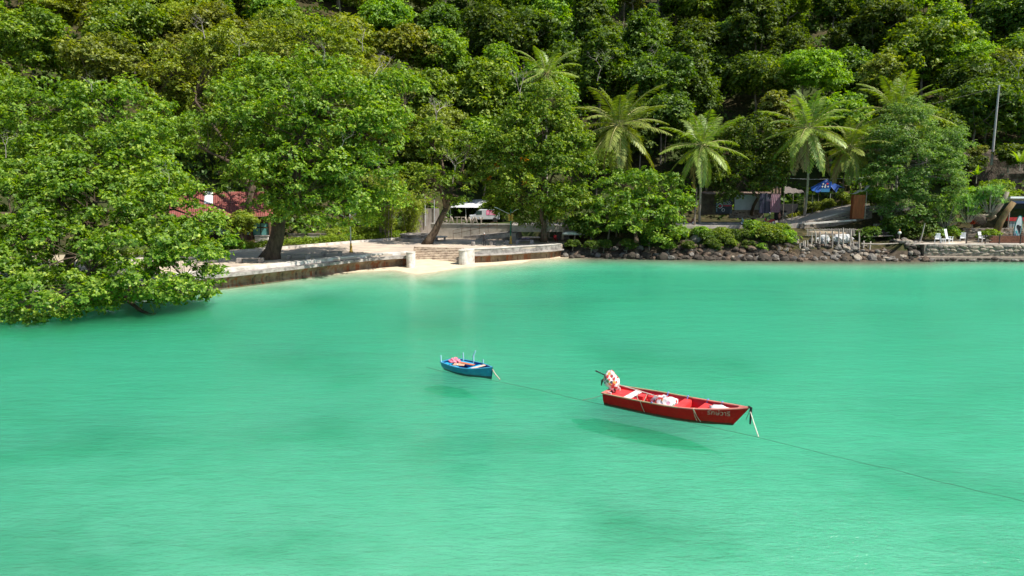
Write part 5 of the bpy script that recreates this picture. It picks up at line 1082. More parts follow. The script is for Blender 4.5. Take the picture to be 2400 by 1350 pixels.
# road
ASPH = surf('road_concrete', (0.46, 0.41, 0.37), (0.38, 0.34, 0.31), 0.6, 0.9, 0.2, 9); 
def road_z(x): return 3.82 + smooth01((x - 37) / 16) * 2.75
def road_y(x): return 105.2 + max(0, x - 40) * 0.10
g = [[(x, road_y(x) + o, road_z(x)) for x in np.arange(0.0, 66, 1.5)] for o in (-4.6, 0, 2.3)]
MB().sheet(g).build('road', ASPH, solid=0.0)['kind'] = 'structure'
for o, nm in ((-4.75, 'road_kerb'), (2.45, 'road_kerb')):
    MB().sweep([(x, road_y(x) + o, road_z(x)) for x in np.arange(0.0, 66, 1.5)], [(-0.13, -0.8), (-0.13, 0.12), (0.13, 0.12), (0.13, -0.8)]).build(nm, CONC if o < 0 else CONC_GREY)['kind'] = 'structure'
leafy_row('verge', 'strip of bright sunlit grass along the upper edge of the climbing lane', 'grass', [Vector((x, road_y(x) + 2.9, road_z(x))) for x in np.arange(42, 56, 2.0)], 0.3, 0.25, 'bamboo', 65, 110, 16, 0.2)
# low rubble wall carrying the lane, pale beams
t = thing('lane_wall', 'low pale rubble wall carrying the climbing lane beside the brown booth', 'wall', (0, 0, 0))
pts_ = [(x, road_y(x) - 5.05, 0) for x in np.arange(40.5, 52, 1.5)]
MB().sweep([(x, y, road_z(x)) for x, y, _ in pts_], [(-0.15, -1.8), (-0.15, -0.06), (0.15, -0.06), (0.3, -1.8)]).build('core', MORT, t)
for i in range(60):
    x = rb.uniform(40.8, 51); stone(t, (x, road_y(x) - 5.28, road_z(x) - rb.uniform(0.15, 1.2)), 1.0, rb.choice((STONE[2], STONE[0], STONE[2])), PEBS, 'stone', rb, (0.30, 0.14, 0.17)).rotation_euler = (0, 0, 0)
bm0, bm1 = wd(1884, 523, 98.2), wd(2005, 514, 98.6)
o = MB().sweep([bm0, bm1], [(-0.25, -0.2), (-0.25, 0.0), (0.25, 0.0), (0.25, -0.2)]).build('concrete_beam', CONC_WHITE); tag(o, 'long pale concrete beam lying below the rubble wall of the lane', 'beam')
t = thing('sand_heap', 'heap of yellowish building sand behind the bamboo fence', 'sand heap', wd(1935, 536, 97.0)); t.location.z = ground_z(t.location.x, 97.0) + 0.05; crumple(31, (3.0, 0.9, 0.35), 3, 0.2).build('heap', surf('sand_yellow', (0.50, 0.38, 0.25), (0.38, 0.28, 0.18), 3, 0.95, 0.4), t, smooth=True)
# shop with sign and stone plinth
YS = 111.0; pS = wd(1735, 512, YS); pS.z = 4.8
t = thing('white_shop', 'white-walled shop on a stone plinth behind the dense dark tree', 'shop', pS)
MB().box((1.6, 1.0, 2.0), (4.6, 0.25, 2.4)).build('wall', surf('wall_whitewash', (0.62, 0.66, 0.70), (0.52, 0.56, 0.60), 1.2, 0.8, 0.1), t)
MB().box((1.2, 0.85, 0.2), (5.4, 0.5, 1.3)).build('plinth', MORT, t)
for i in range(44): stone(t, (rb.uniform(-1.4, 3.8), 0.56, rb.uniform(-0.3, 0.78)), 1.0, rb.choice((STONE[2], STONE[0], STONE[2], STONE[1])), PEBS, 'stone', rb, (0.26, 0.10, 0.17)).rotation_euler = (0, 0, 0)
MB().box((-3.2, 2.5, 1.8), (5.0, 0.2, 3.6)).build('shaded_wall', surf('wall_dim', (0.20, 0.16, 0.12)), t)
MB().box((0, 1.6, 3.45), (11, 4.2, 0.12), rx=0.06).build('roof', surf('roof_rusty', (0.20, 0.14, 0.11), (0.13, 0.09, 0.07), 2), t)
sgp = wd(1697, 483, YS - 1.0); sg = thing('shop_sign', 'dark hanging information board with white and red print, left of the white wall', 'sign', sgp)
MB().box((0, 0, 0), (2.5, 0.08, 2.3)).build('board', surf('sign_dark', (0.02, 0.035, 0.045), (0.015, 0.02, 0.03), 3, 0.5, 0), sg)
SW_, SR_ = surf('sign_white', (0.7, 0.7, 0.72), (0.6, 0.6, 0.62), 3, 0.6, 0), surf('sign_red', (0.6, 0.05, 0.08), (0.5, 0.04, 0.06), 3, 0.6, 0)
o = link('lettering', text_mesh('T INFO', 0.5, 0.02), SW_, sg); o.location = (0.15, -0.06, 0.50)
MB().box((0.45, -0.055, 0.05), (1.35, 0.02, 0.12)).build('red_bar', SR_, sg); MB().box((0.45, -0.055, 0.24), (1.35, 0.02, 0.05)).build('white_bar', SW_, sg)
for x, z_, r, nm in ((-0.62, 0.02, 0.38, 'roundel'), (-0.12, -0.6, 0.25, 'small_roundel')):
    b = MB(); n = 20; b.add([(x + rr * math.cos(2 * PI * k / n), -0.06, z_ + rr * math.sin(2 * PI * k / n)) for rr in (r, r * 0.74) for k in range(n)], [(k, (k + 1) % n, n + (k + 1) % n, n + k) for k in range(n)]); b.build(nm, SW_, sg, solid=0.02)
MB().box((-0.62, -0.06, 0.02), (0.3, 0.02, 0.25)).build('roundel_mark', SR_, sg); MB().box((-1.12, -0.055, 0.1), (0.12, 0.02, 1.9)).build('pale_strip', surf('sign_paleblue', (0.30, 0.42, 0.50), (0.25, 0.35, 0.42), 3, 0.6, 0), sg)
# hanging cloths and awnings
def cloth(label, px0, px1, py0, py1, Y, mat, name='hanging_cloth', folds=5, amp=0.07):
    a, b_ = wd(px0, py0, Y), wd(px1, py1, Y); w = b_.x - a.x; h = a.z - b_.z; t = thing(name, label, 'cloth', (a.x, Y, b_.z), group='cloths hung beside the shop')
    n = 24; MB().sheet([[(w * i / n, amp * math.sin(folds * 2 * PI * i / n) * (0.4 + 0.6 * j / 5), h * (1 - j / 5) - (0.05 * math.sin(PI * i / n) if j == 0 else 0)) for i in range(n + 1)] for j in range(6)]).build('sheet', mat, t, smooth=True)
    MB().tube([(-0.1, 0, h + 0.03), (w + 0.1, 0, h + 0.03)], 0.03, 6).build('rod', BLACK, t); return t
def stripes(name, c1, c2, sc, axis='X', c3=None):
    m, nt, out = new_mat(name); p = N(nt, 'ShaderNodeBsdfPrincipled'); p.inputs['Roughness'].default_value = 0.9; tc = N(nt, 'ShaderNodeTexCoord')
    w = N(nt, 'ShaderNodeTexWave', wave_type='BANDS', bands_direction=axis); w.inputs['Scale'].default_value = sc; w.inputs['Distortion'].default_value = 0.6; nt.links.new(tc.outputs['Object'], w.inputs[0])
    col = ramp(nt, w.outputs[0], [(0.4, c1), (0.6, c2)])
    if c3:
        w2 = N(nt, 'ShaderNodeTexWave', wave_type='BANDS', bands_direction='Z'); w2.inputs['Scale'].default_value = sc * 0.6; w2.inputs['Distortion'].default_value = 2.0; nt.links.new(tc.outputs['Object'], w2.inputs[0]); col = mixc(nt, ramp(nt, w2.outputs[0], [(0.6, 0.0), (0.75, 1.0)]), col, c3)
    nt.links.new(col, p.inputs['Base Color']); nt.links.new(p.outputs[0], out.inputs[0]); return m
cloth('dark blue striped cloth hanging right of the white wall', 1781, 1795, 452, 500, 109.5, stripes('cloth_navy', (0.05, 0.05, 0.09), (0.11, 0.11, 0.17), 3))
cloth('grey-violet striped cloth between the navy and the pink patterned cloths', 1796, 1807, 453, 500, 109.4, stripes('cloth_violet', (0.10, 0.09, 0.14), (0.20, 0.18, 0.24), 4))
cloth('pinkish patterned cloth hanging beside the stall awning', 1808, 1828, 454, 498, 109.0, stripes('cloth_pink', (0.34, 0.26, 0.32), (0.42, 0.34, 0.40), 4, 'X', (0.38, 0.08, 0.14)))
cloth('short faded brown cloth valance above the pink patterned cloth', 1807, 1830, 440, 454, 109.2, surf('cloth_brown', (0.28, 0.18, 0.14), (0.2, 0.13, 0.1), 2), folds=3)
WOODP = surf('pole_grey_wood', (0.36, 0.30, 0.24), (0.22, 0.18, 0.14), 4, 0.9, 0.5, 10, stretch=(1, 1, 0.3))
aw = wd(1860, 490, 108.5); aw.z = 4.3; t = thing('stall', 'open stall under a sagging grey striped awning, right of the hung cloths', 'stall', aw)
c00, c10, c01, c11 = [q - aw for q in (wd(1838, 453, 107), wd(1886, 452, 107), wd(1840, 436, 110.5), wd(1882, 447, 110.5))]
MB().sheet([[c00.lerp(c10, i / 10).lerp(c01.lerp(c11, i / 10), j / 6) - Vector((0, 0, 0.30 * math.sin(PI * i / 10) * math.sin(PI * j / 6) + 0.08 * math.sin(i * 1.9))) for i in range(11)] for j in range(7)]).build('awning', stripes('awning_grey', (0.06, 0.05, 0.045), (0.18, 0.15, 0.135), 5), t, smooth=True)
for q in (c00, c10, c00.lerp(c10, 0.45)): MB().tube([(q.x, q.y, -0.4), (q.x, q.y, q.z)], 0.05, 7).build('pole', WOODP, t)
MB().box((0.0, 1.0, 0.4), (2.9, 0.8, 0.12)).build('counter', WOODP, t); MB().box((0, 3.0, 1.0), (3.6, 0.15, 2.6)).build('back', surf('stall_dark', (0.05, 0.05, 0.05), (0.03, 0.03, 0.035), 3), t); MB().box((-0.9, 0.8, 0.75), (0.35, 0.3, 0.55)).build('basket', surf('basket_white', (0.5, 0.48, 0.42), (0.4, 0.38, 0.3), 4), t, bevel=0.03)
# blue canopy
BLUET = surf('tarp_blue', (0.010, 0.075, 0.34), (0.006, 0.05, 0.24), 2, 0.45, 0.2)
YB = 110.5; bc = wd(1937, 478, YB); t = thing('blue_canopy', 'peaked blue tarpaulin canopy with white lettering beside the lane', 'canopy', bc)
pk, l1, l2, r1, r2, bk = [q - bc for q in (wd(1937, 420, YB + 0.8), wd(1902, 446, YB - 0.5), wd(1919, 453, YB - 1.4), wd(1967, 437, YB - 0.6), wd(1960, 452, YB - 1.2), wd(1945, 432, YB + 4))]
fr1 = l2.lerp(pk, 0.93) + Vector((0.15, -0.1, -0.1)); fr2 = r2.lerp(pk, 0.90) + Vector((-0.15, -0.1, -0.1))
b = MB(); b.add([pk, l1, l2, fr1, r2, r1, bk + Vector((-3, 0, -0.5)), bk + Vector((2.4, 0, -0.6)), fr2], [(0, 1, 2, 3), (0, 8, 4, 5), (0, 6, 1), (0, 7, 6), (0, 5, 7), (0, 3, 8)]); b.build('tarp', BLUET, t, solid=0.02)
for q in (l2, r2, l1 + Vector((0, 2, 0)), r1 + Vector((0, 2, 0))): MB().tube([(q.x, q.y, -1.2), (q.x, q.y, q.z)], 0.05, 7).build('pole', WOODP, t)
s0 = wd(1934, 446, YB - 1.7) - bc; MB().box(s0, (1.35, 0.06, 0.5)).build('sign_board', surf('sign_lightblue', (0.06, 0.25, 0.50), (0.05, 0.2, 0.42), 3, 0.5, 0), t)
MB().box(s0 + Vector((0.1, 0.05, 0.75)), (1.5, 0.05, 1.0)).build('banner', BLUET, t)
for dx, dz, w_, m in ((-0.35, 0.95, 0.3, SW_), (0.0, 0.75, 0.25, SW_), (-0.45, 0.55, 0.3, SW_), (-0.05, 0.5, 0.35, SW_), (0.4, 0.55, 0.25, SW_), (0.3, 0.98, 0.45, SR_)): MB().add([(s0.x + dx - w_ / 2, s0.y - 0.01, s0.z + dz), (s0.x + dx, s0.y - 0.01, s0.z + dz - 0.16), (s0.x + dx + w_ / 2, s0.y - 0.01, s0.z + dz + 0.02), (s0.x + dx, s0.y - 0.01, s0.z + dz + 0.17)], [(0, 1, 2, 3)]).build('letter_mark', m, t, solid=0.02)
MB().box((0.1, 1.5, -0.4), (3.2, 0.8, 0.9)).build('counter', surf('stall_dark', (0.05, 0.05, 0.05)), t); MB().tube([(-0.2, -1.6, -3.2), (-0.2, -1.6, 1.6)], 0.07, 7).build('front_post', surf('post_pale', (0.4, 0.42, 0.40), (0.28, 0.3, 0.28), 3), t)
# brown booth
pB = wd(2011, 513, 98.6); t = thing('wooden_booth', 'tall narrow reddish-brown plywood booth with curled white roof sheets', 'booth', pB, -0.12)
PLY = surf('plywood_red', (0.30, 0.085, 0.028), (0.22, 0.06, 0.02), 1.6, 0.75, 0.1, stretch=(2, 2, 0.4))
for x, d in ((0, 0), ): MB().box((0, 0.5, 1.65), (1.55, 1.0, 3.3)).build('body', PLY, t, bevel=0.02)
for k in range(4): MB().box((-0.58 + 0.387 * k, -0.016, 1.65), (0.37, 0.03, 3.2)).build('panel', PLY, t)
for a, c_, nm in (((-0.95, 0.3, 3.45), (0.1, 0.3, 3.95), 'roof_sheet'), ((0.1, 0.3, 3.75), (1.15, 0.3, 4.55), 'roof_sheet')):
    a, c_ = Vector(a), Vector(c_); MB().sheet([[a.lerp(c_, i / 6) + Vector((0, j * 1.2 - 0.5, -0.16 * math.sin(PI * i / 6))) for i in range(7)] for j in (0, 1)]).build(nm, surf('roof_pale_sheet', (0.62, 0.58, 0.55), (0.4, 0.36, 0.34), 3), t, solid=0.03)
MB().tube([(0.9, 0.0, 0), (0.9, 0.0, 3.8)], 0.06, 6).build('prop', WOODP, t); MB().tube([(1.0, 0.3, 3.4), (1.7, 0.3, 3.42)], 0.03, 6).build('bracket', WOODP, t)
# bamboo fence panel and stakes
t = thing('bamboo_fence', 'small weathered grey picket fence panel above the stakes', 'fence', (0, 0, 0))
f0, f1 = wd(1892, 545, 95), wd(2003, 544, 95)
GREYW = surf('wood_bleached', (0.46, 0.40, 0.34), (0.30, 0.25, 0.21), 4, 0.9, 0.4, 10, stretch=(1, 1, 0.3))
for i in range(36): q = f0.lerp(f1, i / 35); MB().box((q.x, q.y, q.z + rb.uniform(-.04, .06)), (0.07, 0.04, 0.95), ry=rb.uniform(-.05, .05)).build('picket', GREYW, t)
for dz in (-0.42, 0.36): MB().tube([f0 + Vector((-0.2, 0.05, dz)), f1 + Vector((0.2, 0.05, dz))], 0.04, 6).build('crossbar', GREYW, t)
stk = [(150, 1050, 150, 1175), (200, 1010, 200, 1155), (225, 1005, 222, 1090), (262, 1000, 258, 1155), (328, 930, 308, 1140), (372, 870, 388, 985), (445, 880, 436, 1000), (528, 880, 522, 1030), (622, 870, 620, 1060), (712, 840, 708, 1030), (775, 820, 775, 1030), (885, 850, 880, 1025), (893, 950, 930, 1110), (1005, 890, 1003, 1085), (1072, 1010, 1068, 1060), (1170, 1020, 1160, 1085)]
gr_lab = ['leftmost short stake beside the reeds', 'second stake of the short left row', 'stub stake inside the short left row', 'last stake of the short left row', 'taller slanting stake right of the short row', 'short stake under the fence end', 'stake left of the torn sheeting', 'stake in front of the torn sheeting', 'tall stake between the two sheets', 'tall stake left of the white sack', 'tallest straight stake at the white sack', 'stake right of the white sack', 'leaning thin pole crossing the stakes', 'lone upright stake right of the fence', 'stub right of the lone stake', 'last small stub toward the globe lamp']
for (x0, y0_, x1, y1_), lb in zip(stk, gr_lab):
    a, c_ = wd(1850 + x0 / 6.137, 400 + y0_ / 6.137, 93.6), wd(1850 + x1 / 6.137, 400 + y1_ / 6.137, 93.3)
    o = MB().tube([c_ - Vector((0, 0, 0.5)), c_.lerp(a, 0.5) + Vector((0.02, 0, 0)), a], [0.10, 0.095, 0.08], 7).build('stake', GREYW); tag(o, 'weathered grey ' + lb, 'stake', 'stakes on the rubble bank')
for lab, px, py, Y, dm, sd in (('torn white plastic sheeting draped between the stakes', 1930, 562, 94.2, (0.9, 0.4, 0.55), 41), ('bulging white sack behind the tall stakes', 1974, 560, 94.2, (1.1, 0.5, 0.55), 43)):
    t = thing('plastic_sheet', lab, 'sheeting', wd(px, py, Y)); crumple(sd, dm, 3, 0.35).build('folds', surf('plastic_dirty', (0.58, 0.58, 0.57), (0.24, 0.23, 0.22), 3, 0.6, 0.5), t)
t = thing('broken_deck', 'collapsed dark plank decking leaning on the slope under the feathery tree', 'decking', wd(2045, 548, 96), 0.2)
DKW = surf('plank_dark', (0.12, 0.085, 0.065), (0.06, 0.045, 0.035), 5, 0.9, 0.3)
for i in range(12): MB().box((-1.8 + 0.32 * i + rb.uniform(-.05, .05), 0, 0.1 + 0.02 * i), (0.22, 2.2 + rb.uniform(-.3, .3), 0.05), rz=rb.uniform(-.08, .08), rx=0.45).build('plank', DKW, t)
for i in range(3): MB().tube([(-2.0, -0.9 + i * 0.8, -0.3 + i * 0.4), (2.3, -1.1 + 0.8 * i, -0.2 + i * 0.35)], 0.07, 6).build('joist', WOODP, t)
for i in range(7): MB().box((0.4 + 0.2 * i, 0.5, 1.0), (0.07, 0.05, 0.7), rx=0.3, ry=0.1).build('pallet_slat', WOODP, t)
o = MB().tube([wd(2020, 560, 92.4), wd(2060, 561.5, 92), wd(2160, 557, 92)], [0.07, 0.08, 0.05], 6).build('driftwood_pole', GREYW); tag(o, 'long bleached pole lying along the top of the rubble bank', 'pole'); o.location.z -= 0.6
def globe(label, px, py0, py1, Y):
    a, c_ = wd(px, py0, Y), wd(px, py1, Y); t = thing('globe_lamp', label, 'lamp', (c_.x, c_.y, c_.z)); h = a.z - c_.z
    MB().tube([(0, 0, -0.3), (0, 0, h - 0.35)], 0.07, 8).build('post', WOODP, t); MB().lathe([(0.05, h - 0.36), (0.18, h - 0.3), (0.24, h - 0.15), (0.18, h), (0.05, h + 0.05)], 12).build('globe', surf('globe_white', (0.75, 0.74, 0.70), (0.6, 0.6, 0.55), 4, 0.3, 0), t, smooth=True); MB().lathe([(0.08, h + 0.05), (0.10, h + 0.2), (0.03, h + 0.35)], 8).build('finial', surf('finial_amber', (0.6, 0.28, 0.06), (0.5, 0.22, 0.05), 4, 0.4, 0), t)
globe('white globe lamp with amber tip on a post at the end of the rubble bank', 2105, 543, 585, 93)
o = MB().tube([wd(2168, 523, 92.3), wd(2160, 555, 92.3), wd(2150, 590, 92.3)], [0.06, 0.09, 0.07], 7).build('crooked_pole', GREYW); tag(o, 'tall crooked pole leaning at the start of the stone sea wall', 'pole')
# white plastic chairs and table
PLAS = surf('plastic_white', (0.82, 0.83, 0.84), (0.76, 0.77, 0.78), 2, 0.35, 0)
def chair(label, px, py, Y, rz, back=0.75, scale=1.25):
    p = wd(px, py, Y); p.z = 2.12; t = thing('plastic_chair', label, 'chair', p, rz, 'white plastic chairs on the terrace', scale)
    MB().box((0, 0, 0.40), (0.50, 0.48, 0.05), rx=0.08).build('seat', PLAS, t, bevel=0.02)
    for i in range(5): MB().box((-0.18 + 0.09 * i, 0.26 + 0.12 * back, 0.42 + back / 2), (0.065, 0.03, back), rx=-0.28).build('back_slat', PLAS, t)
    MB().box((0, 0.27 + 0.24 * back, 0.42 + back), (0.46, 0.04, 0.09), rx=-0.28).build('back_rail', PLAS, t, bevel=0.02)
    for sx in (-1, 1):
        MB().box((sx * 0.27, -0.02, 0.62), (0.06, 0.52, 0.04)).build('armrest', PLAS, t, bevel=0.01)
        for y in (-0.2, 0.22): MB().box((sx * 0.25, y, 0.30), (0.05, 0.05, 0.62), ry=sx * -0.05).build('leg', PLAS, t)
chair('low-backed white plastic chair at the end of the terrace wall', 2197, 571, 92.8, -0.5, 0.5); chair('high-backed white plastic chair beside the little table', 2224, 571, 92.8, 0.5, 0.95)
chair('white plastic chair half hidden behind the dark railing', 2301, 572, 94.0, 0.3, 0.6); chair('white plastic chair just left of the dark railing post', 2256, 570, 94.5, -0.6, 0.5)
p = wd(2209, 572, 92.4); p.z = 2.12; t = thing('plastic_table', 'low white plastic table between the two chairs', 'table', p)
MB().box((0, 0, 0.52), (0.6, 0.5, 0.04)).build('top', PLAS, t, bevel=0.02)
for sx in (-1, 1):
    for sy in (-1, 1): MB().box((sx * 0.24, sy * 0.19, 0.25), (0.06, 0.06, 0.5)).build('leg', PLAS, t)
# terrace railing
t = thing('terrace_railing', 'dark metal railing along the terrace edge in front of the paddleboard', 'railing', (0, 0, 0)); RBR = surf('rail_brown', (0.05, 0.035, 0.03), (0.03, 0.02, 0.018), 4, 0.5, 0)
q0 = wd(2264, 574, 91.6); q1 = wd(2440, 574, 91.2); q0.z = q1.z = 2.1
for dz in (0.12, 1.05): MB().tube([q0 + Vector((0, 0, dz)), q1 + Vector((0, 0, dz))], 0.035, 6).build('rail', RBR, t)
for i in range(70): q = q0.lerp(q1, i / 69); MB().box((q.x, q.y, q.z + 0.58), (0.028, 0.028, 0.92)).build('bar', RBR, t)
for k, h in ((0, 1.9), (0.253, 1.2), (0.44, 1.25), (0.72, 1.2), (1.0, 1.2)): q = q0.lerp(q1, k); MB().box((q.x, q.y, q.z + h / 2), (0.12, 0.12, h)).build('post', RBR, t)
# terrace floor, planter and garden wall, kiosk
MB().prism([(q.x, q.y) for q in (wl0 + Vector((-1, 1.2, 0)), wl1 + Vector((0, 0.5, 0)), wl1 + Vector((0, 9, 0)), wl0 + Vector((1, 6, 0)))], 1.6, 2.10).build('terrace', PAVE)['kind'] = 'structure'
t = thing('brick_planter', 'long rust-brown brick planter behind the dark railing', 'planter', wd(2370, 570, 93)); t.location.z = 2.1
for j in range(4):
    for i in range(12): MB().box((-2.6 + 0.46 * i + 0.23 * (j % 2), 0, 0.12 + 0.22 * j), (0.43, 0.28, 0.20)).build('brick', surf('brick_rust', (0.24, 0.10, 0.06), (0.17, 0.07, 0.04), 4, 0.9, 0.3), t)
t = thing('garden_wall', 'rubble garden wall behind the red-leaved plant and planter', 'wall', wd(2330, 556, 97)); t.location.z = 2.05
MB().box((0, 0.2, 0.8), (8.5, 0.3, 1.8)).build('core', MORT, t)
for i in range(90): stone(t, (rb.uniform(-4.1, 4.1), 0.03, rb.uniform(0.05, 1.65)), 1.0, rb.choice((STONE[2], STONE[0], STONE[1])), PEBS, 'stone', rb, (0.30, 0.10, 0.2)).rotation_euler = (0, 0, 0)
for lab, px, py, Y, s, m in (('big dark boulder left of the red-leaved plant top', 2290, 518, 98.5, 1.3, 3), ('tan rounded boulder under the slanting trunk', 2315, 508, 98.5, 1.1, 2), ('grey boulder behind the low white chair', 2200, 548, 97, 1.1, 3)):
    t = thing('boulder', lab, 'boulder', wd(px, py, Y)); stone(t, (0, 0, 0), s, STONE[m], ROCKS, 'rock', rb)
TRK = surf('bark_tan', (0.24, 0.155, 0.075), (0.14, 0.09, 0.045), 3, 0.9, 0.6, 12, stretch=(1, 1, 0.3))
o = MB().tube([wd(2333, 548, 96), wd(2345, 520, 95.8), wd(2358, 497, 95.6), wd(2376, 474, 95.4)], [0.46, 0.42, 0.38, 0.34], 10).build('slanting_trunk', TRK, smooth=True); tag(o, 'thick tan tree trunk slanting up beside the paddleboard', 'tree trunk')
o = MB().tube([wd(2318, 512, 97.5), wd(2338, 490, 97.5), wd(2354, 466, 97.5), wd(2361, 450, 97.5)], [0.30, 0.34, 0.30, 0.26], 10).build('mossy_trunk', BARK_GREY, smooth=True); tag(o, 'darker curved trunk behind the thick slanting one', 'tree trunk')
kp_ = wd(2398, 520, 100); kp_.z = 3.7; t = thing('kiosk', 'beach kiosk with white roof edge and dark interior behind the paddleboard', 'kiosk', kp_)
MB().box((0, 0, 3.95), (7.0, 4.0, 0.25), rx=-0.12).build('roof', ROOFW, t); MB().box((0, -1.95, 3.55), (6.8, 0.1, 0.35)).build('fascia', surf('fascia_navy', (0.03, 0.05, 0.12)), t)
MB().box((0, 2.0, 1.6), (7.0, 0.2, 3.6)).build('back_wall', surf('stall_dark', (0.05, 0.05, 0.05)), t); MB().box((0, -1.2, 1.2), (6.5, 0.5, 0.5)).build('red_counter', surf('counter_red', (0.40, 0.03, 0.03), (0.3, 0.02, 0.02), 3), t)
for k in range(6): MB().box((-2.6 + 0.5 * k, -1.3, 0.3), (0.42, 0.06, 1.2)).build('front_plank', surf('plank_mixed', (0.42, 0.30, 0.16), (0.2, 0.25, 0.25), 1.2), t)
for x in (-3.2, 3.2): MB().tube([(x, -1.6, -0.5), (x, -1.6, 3.8)], 0.09, 8).build('post', WOODP, t)
# paddleboard
pp = wd(2384, 553, 94.0); pp.z = 2.3; t = thing('paddleboard', 'white, black and teal paddleboard standing upright behind the railing', 'paddleboard', pp, -0.35)
def board_outline(s=1.0, n=26):
    o = []
    for i in range(n):
        a = 2 * PI * i / n; x = 0.42 * math.copysign(abs(math.sin(a)) ** 0.75, math.sin(a)); z = 1.65 * math.cos(a); o.append((x * s * (0.8 + 0.2 * (1 - abs(z) / 1.65)), z * s if s == 1 else z * (1 - (1 - s) * 0.3)))
    return o
def slab(poly, y0, y1): n = len(poly); b = MB(); b.add([(x, y, z) for y in (y0, y1) for x, z in poly], [tuple(range(n)), tuple(range(2 * n - 1, n - 1, -1))] + [(i, (i + 1) % n, n + (i + 1) % n, n + i) for i in range(n)]); return b
tilt = Matrix.Translation((0, 0, 1.65)) @ Matrix.Rotation(-0.12, 4, 'X') @ Matrix.Rotation(0.10, 4, 'Y')
slab(board_outline(), -0.05, 0.05).xform(tilt).build('board', surf('board_teal', (0.02, 0.20, 0.20), (0.015, 0.15, 0.15), 3, 0.4, 0), t, bevel=0.03)
slab(board_outline(0.84), -0.07, -0.045).xform(tilt).build('deck', surf('board_white', (0.75, 0.76, 0.75), (0.68, 0.69, 0.68), 3, 0.4, 0), t)
slab([(-0.22, 0.35), (-0.1, 0.45), (0.30, 0.30), (0.31, -0.4), (0.24, -0.85), (0.02, -0.25), (-0.2, 0.1)], -0.085, -0.068).xform(tilt).build('pad', BLACK, t)
slab([(-0.26, -0.4), (-0.1, -0.3), (0.18, -1.0), (0.2, -1.3), (0.08, -1.25), (-0.02, -0.7), (-0.12, -0.75)], -0.085, -0.068).xform(tilt).build('teal_wave', surf('board_aqua', (0.10, 0.50, 0.52), (0.08, 0.42, 0.44), 3, 0.4, 0), t); slab([(-0.22, -0.7), (-0.1, -0.9), (-0.03, -1.4), (-0.2, -1.4)], -0.086, -0.069).xform(tilt).build('navy_wave', surf('fascia_navy', (0.03, 0.05, 0.12)), t)
# utility pole and wires
up0, up1 = wd(2325, 372, 114), wd(2335, 199, 114); t = thing('utility_pole', 'tall slim concrete utility pole on the bare slope above the pandanus', 'utility pole', (up0.x, up0.y, up0.z))
MB().tube([Vector((0, 0, -1)), Vector((0, 0, up1.z - up0.z))], [0.20, 0.13], 8).build('pole', surf('pole_concrete', (0.46, 0.43, 0.42), (0.36, 0.33, 0.32), 2, 0.9, 0.2), t); 
for k in range(3): MB().lathe([(0.06, 0), (0.09, 0.05), (0.05, 0.12), (0.08, 0.16), (0.03, 0.2)], 8, (0.28, 0, up1.z - up0.z - 0.6 - 0.55 * k)).build('insulator', IRON, t)
o = MB().tube(dense([up1 - Vector((0, 0, 0.4)), wd(2260, 222, 112) - Vector((0, 0, 0.2)), wd(2160, 250, 110)], 6), 0.02, 5).build('power_line', IRON); tag(o, 'dark power line sagging left from the utility pole', 'cable')
o = MB().tube(dense([wd(1830, 417, 106), wd(1900, 420, 106), wd(1960, 419, 106), wd(2020, 416, 106), wd(2066, 408, 106)], 5), 0.014, 5).build('service_wire', LAMPW); tag(o, 'pale wire strung above the blue canopy between the palms', 'cable')
# bare rock face on the slope
t = thing('rock_outcrop', 'smooth grey-brown rock face breaking the slope under the utility pole', 'rock', wd(2330, 372, 117)); t.location.z -= 2.6
crumple(55, (8.5, 3.2, 3.4), 3, 0.30).xform(Matrix.Translation((1.5, 1.5, 0.2))).build('face', surf('rock_slope', (0.14, 0.11, 0.085), (0.07, 0.052, 0.038), 0.8, 0.95, 0.9, 4, c3=(0.05, 0.045, 0.03), bdist=0.2), t)
# upturned boat on the bank
b0 = wd(1346, 549, 97.5); t = thing('beached_boat', 'white upturned boat hull lying on the bank under the dome tree', 'boat', b0, -0.05)
MB().sheet([[(x, 0.5 * math.cos(a) * math.sin(PI * (0.12 + 0.80 * (x + 1.6) / 3.2)) ** 0.6, 0.42 * math.sin(a) * math.sin(PI * (0.12 + 0.80 * (x + 1.6) / 3.2)) ** 0.5) for a in np.linspace(-0.15, PI + 0.15, 9)] for x in np.linspace(-1.6, 1.6, 12)]).build('hull', surf('hull_greywhite', (0.50, 0.52, 0.50), (0.36, 0.38, 0.36), 2, 0.6, 0.1), t, smooth=True, solid=0.03)
rail(t, [(x, -0.56 * math.sin(PI * (0.12 + 0.80 * (x + 1.6) / 3.2)) ** 0.6, -0.05) for x in np.linspace(-1.6, 1.6, 9)], 0.06, 0.06, WOODP, 'rim')
t = thing('bank_stairs', 'stone stairs climbing the bank between two tree trunks to the road', 'steps', wp(1318, 560, 1.7)); 
for i in range(9): MB().box((0.25 * i * 0.2, 0.42 * i, 0.12 + 0.2 * i), (2.0, 0.44, 0.2)).build('step', CONC_GREY, t)
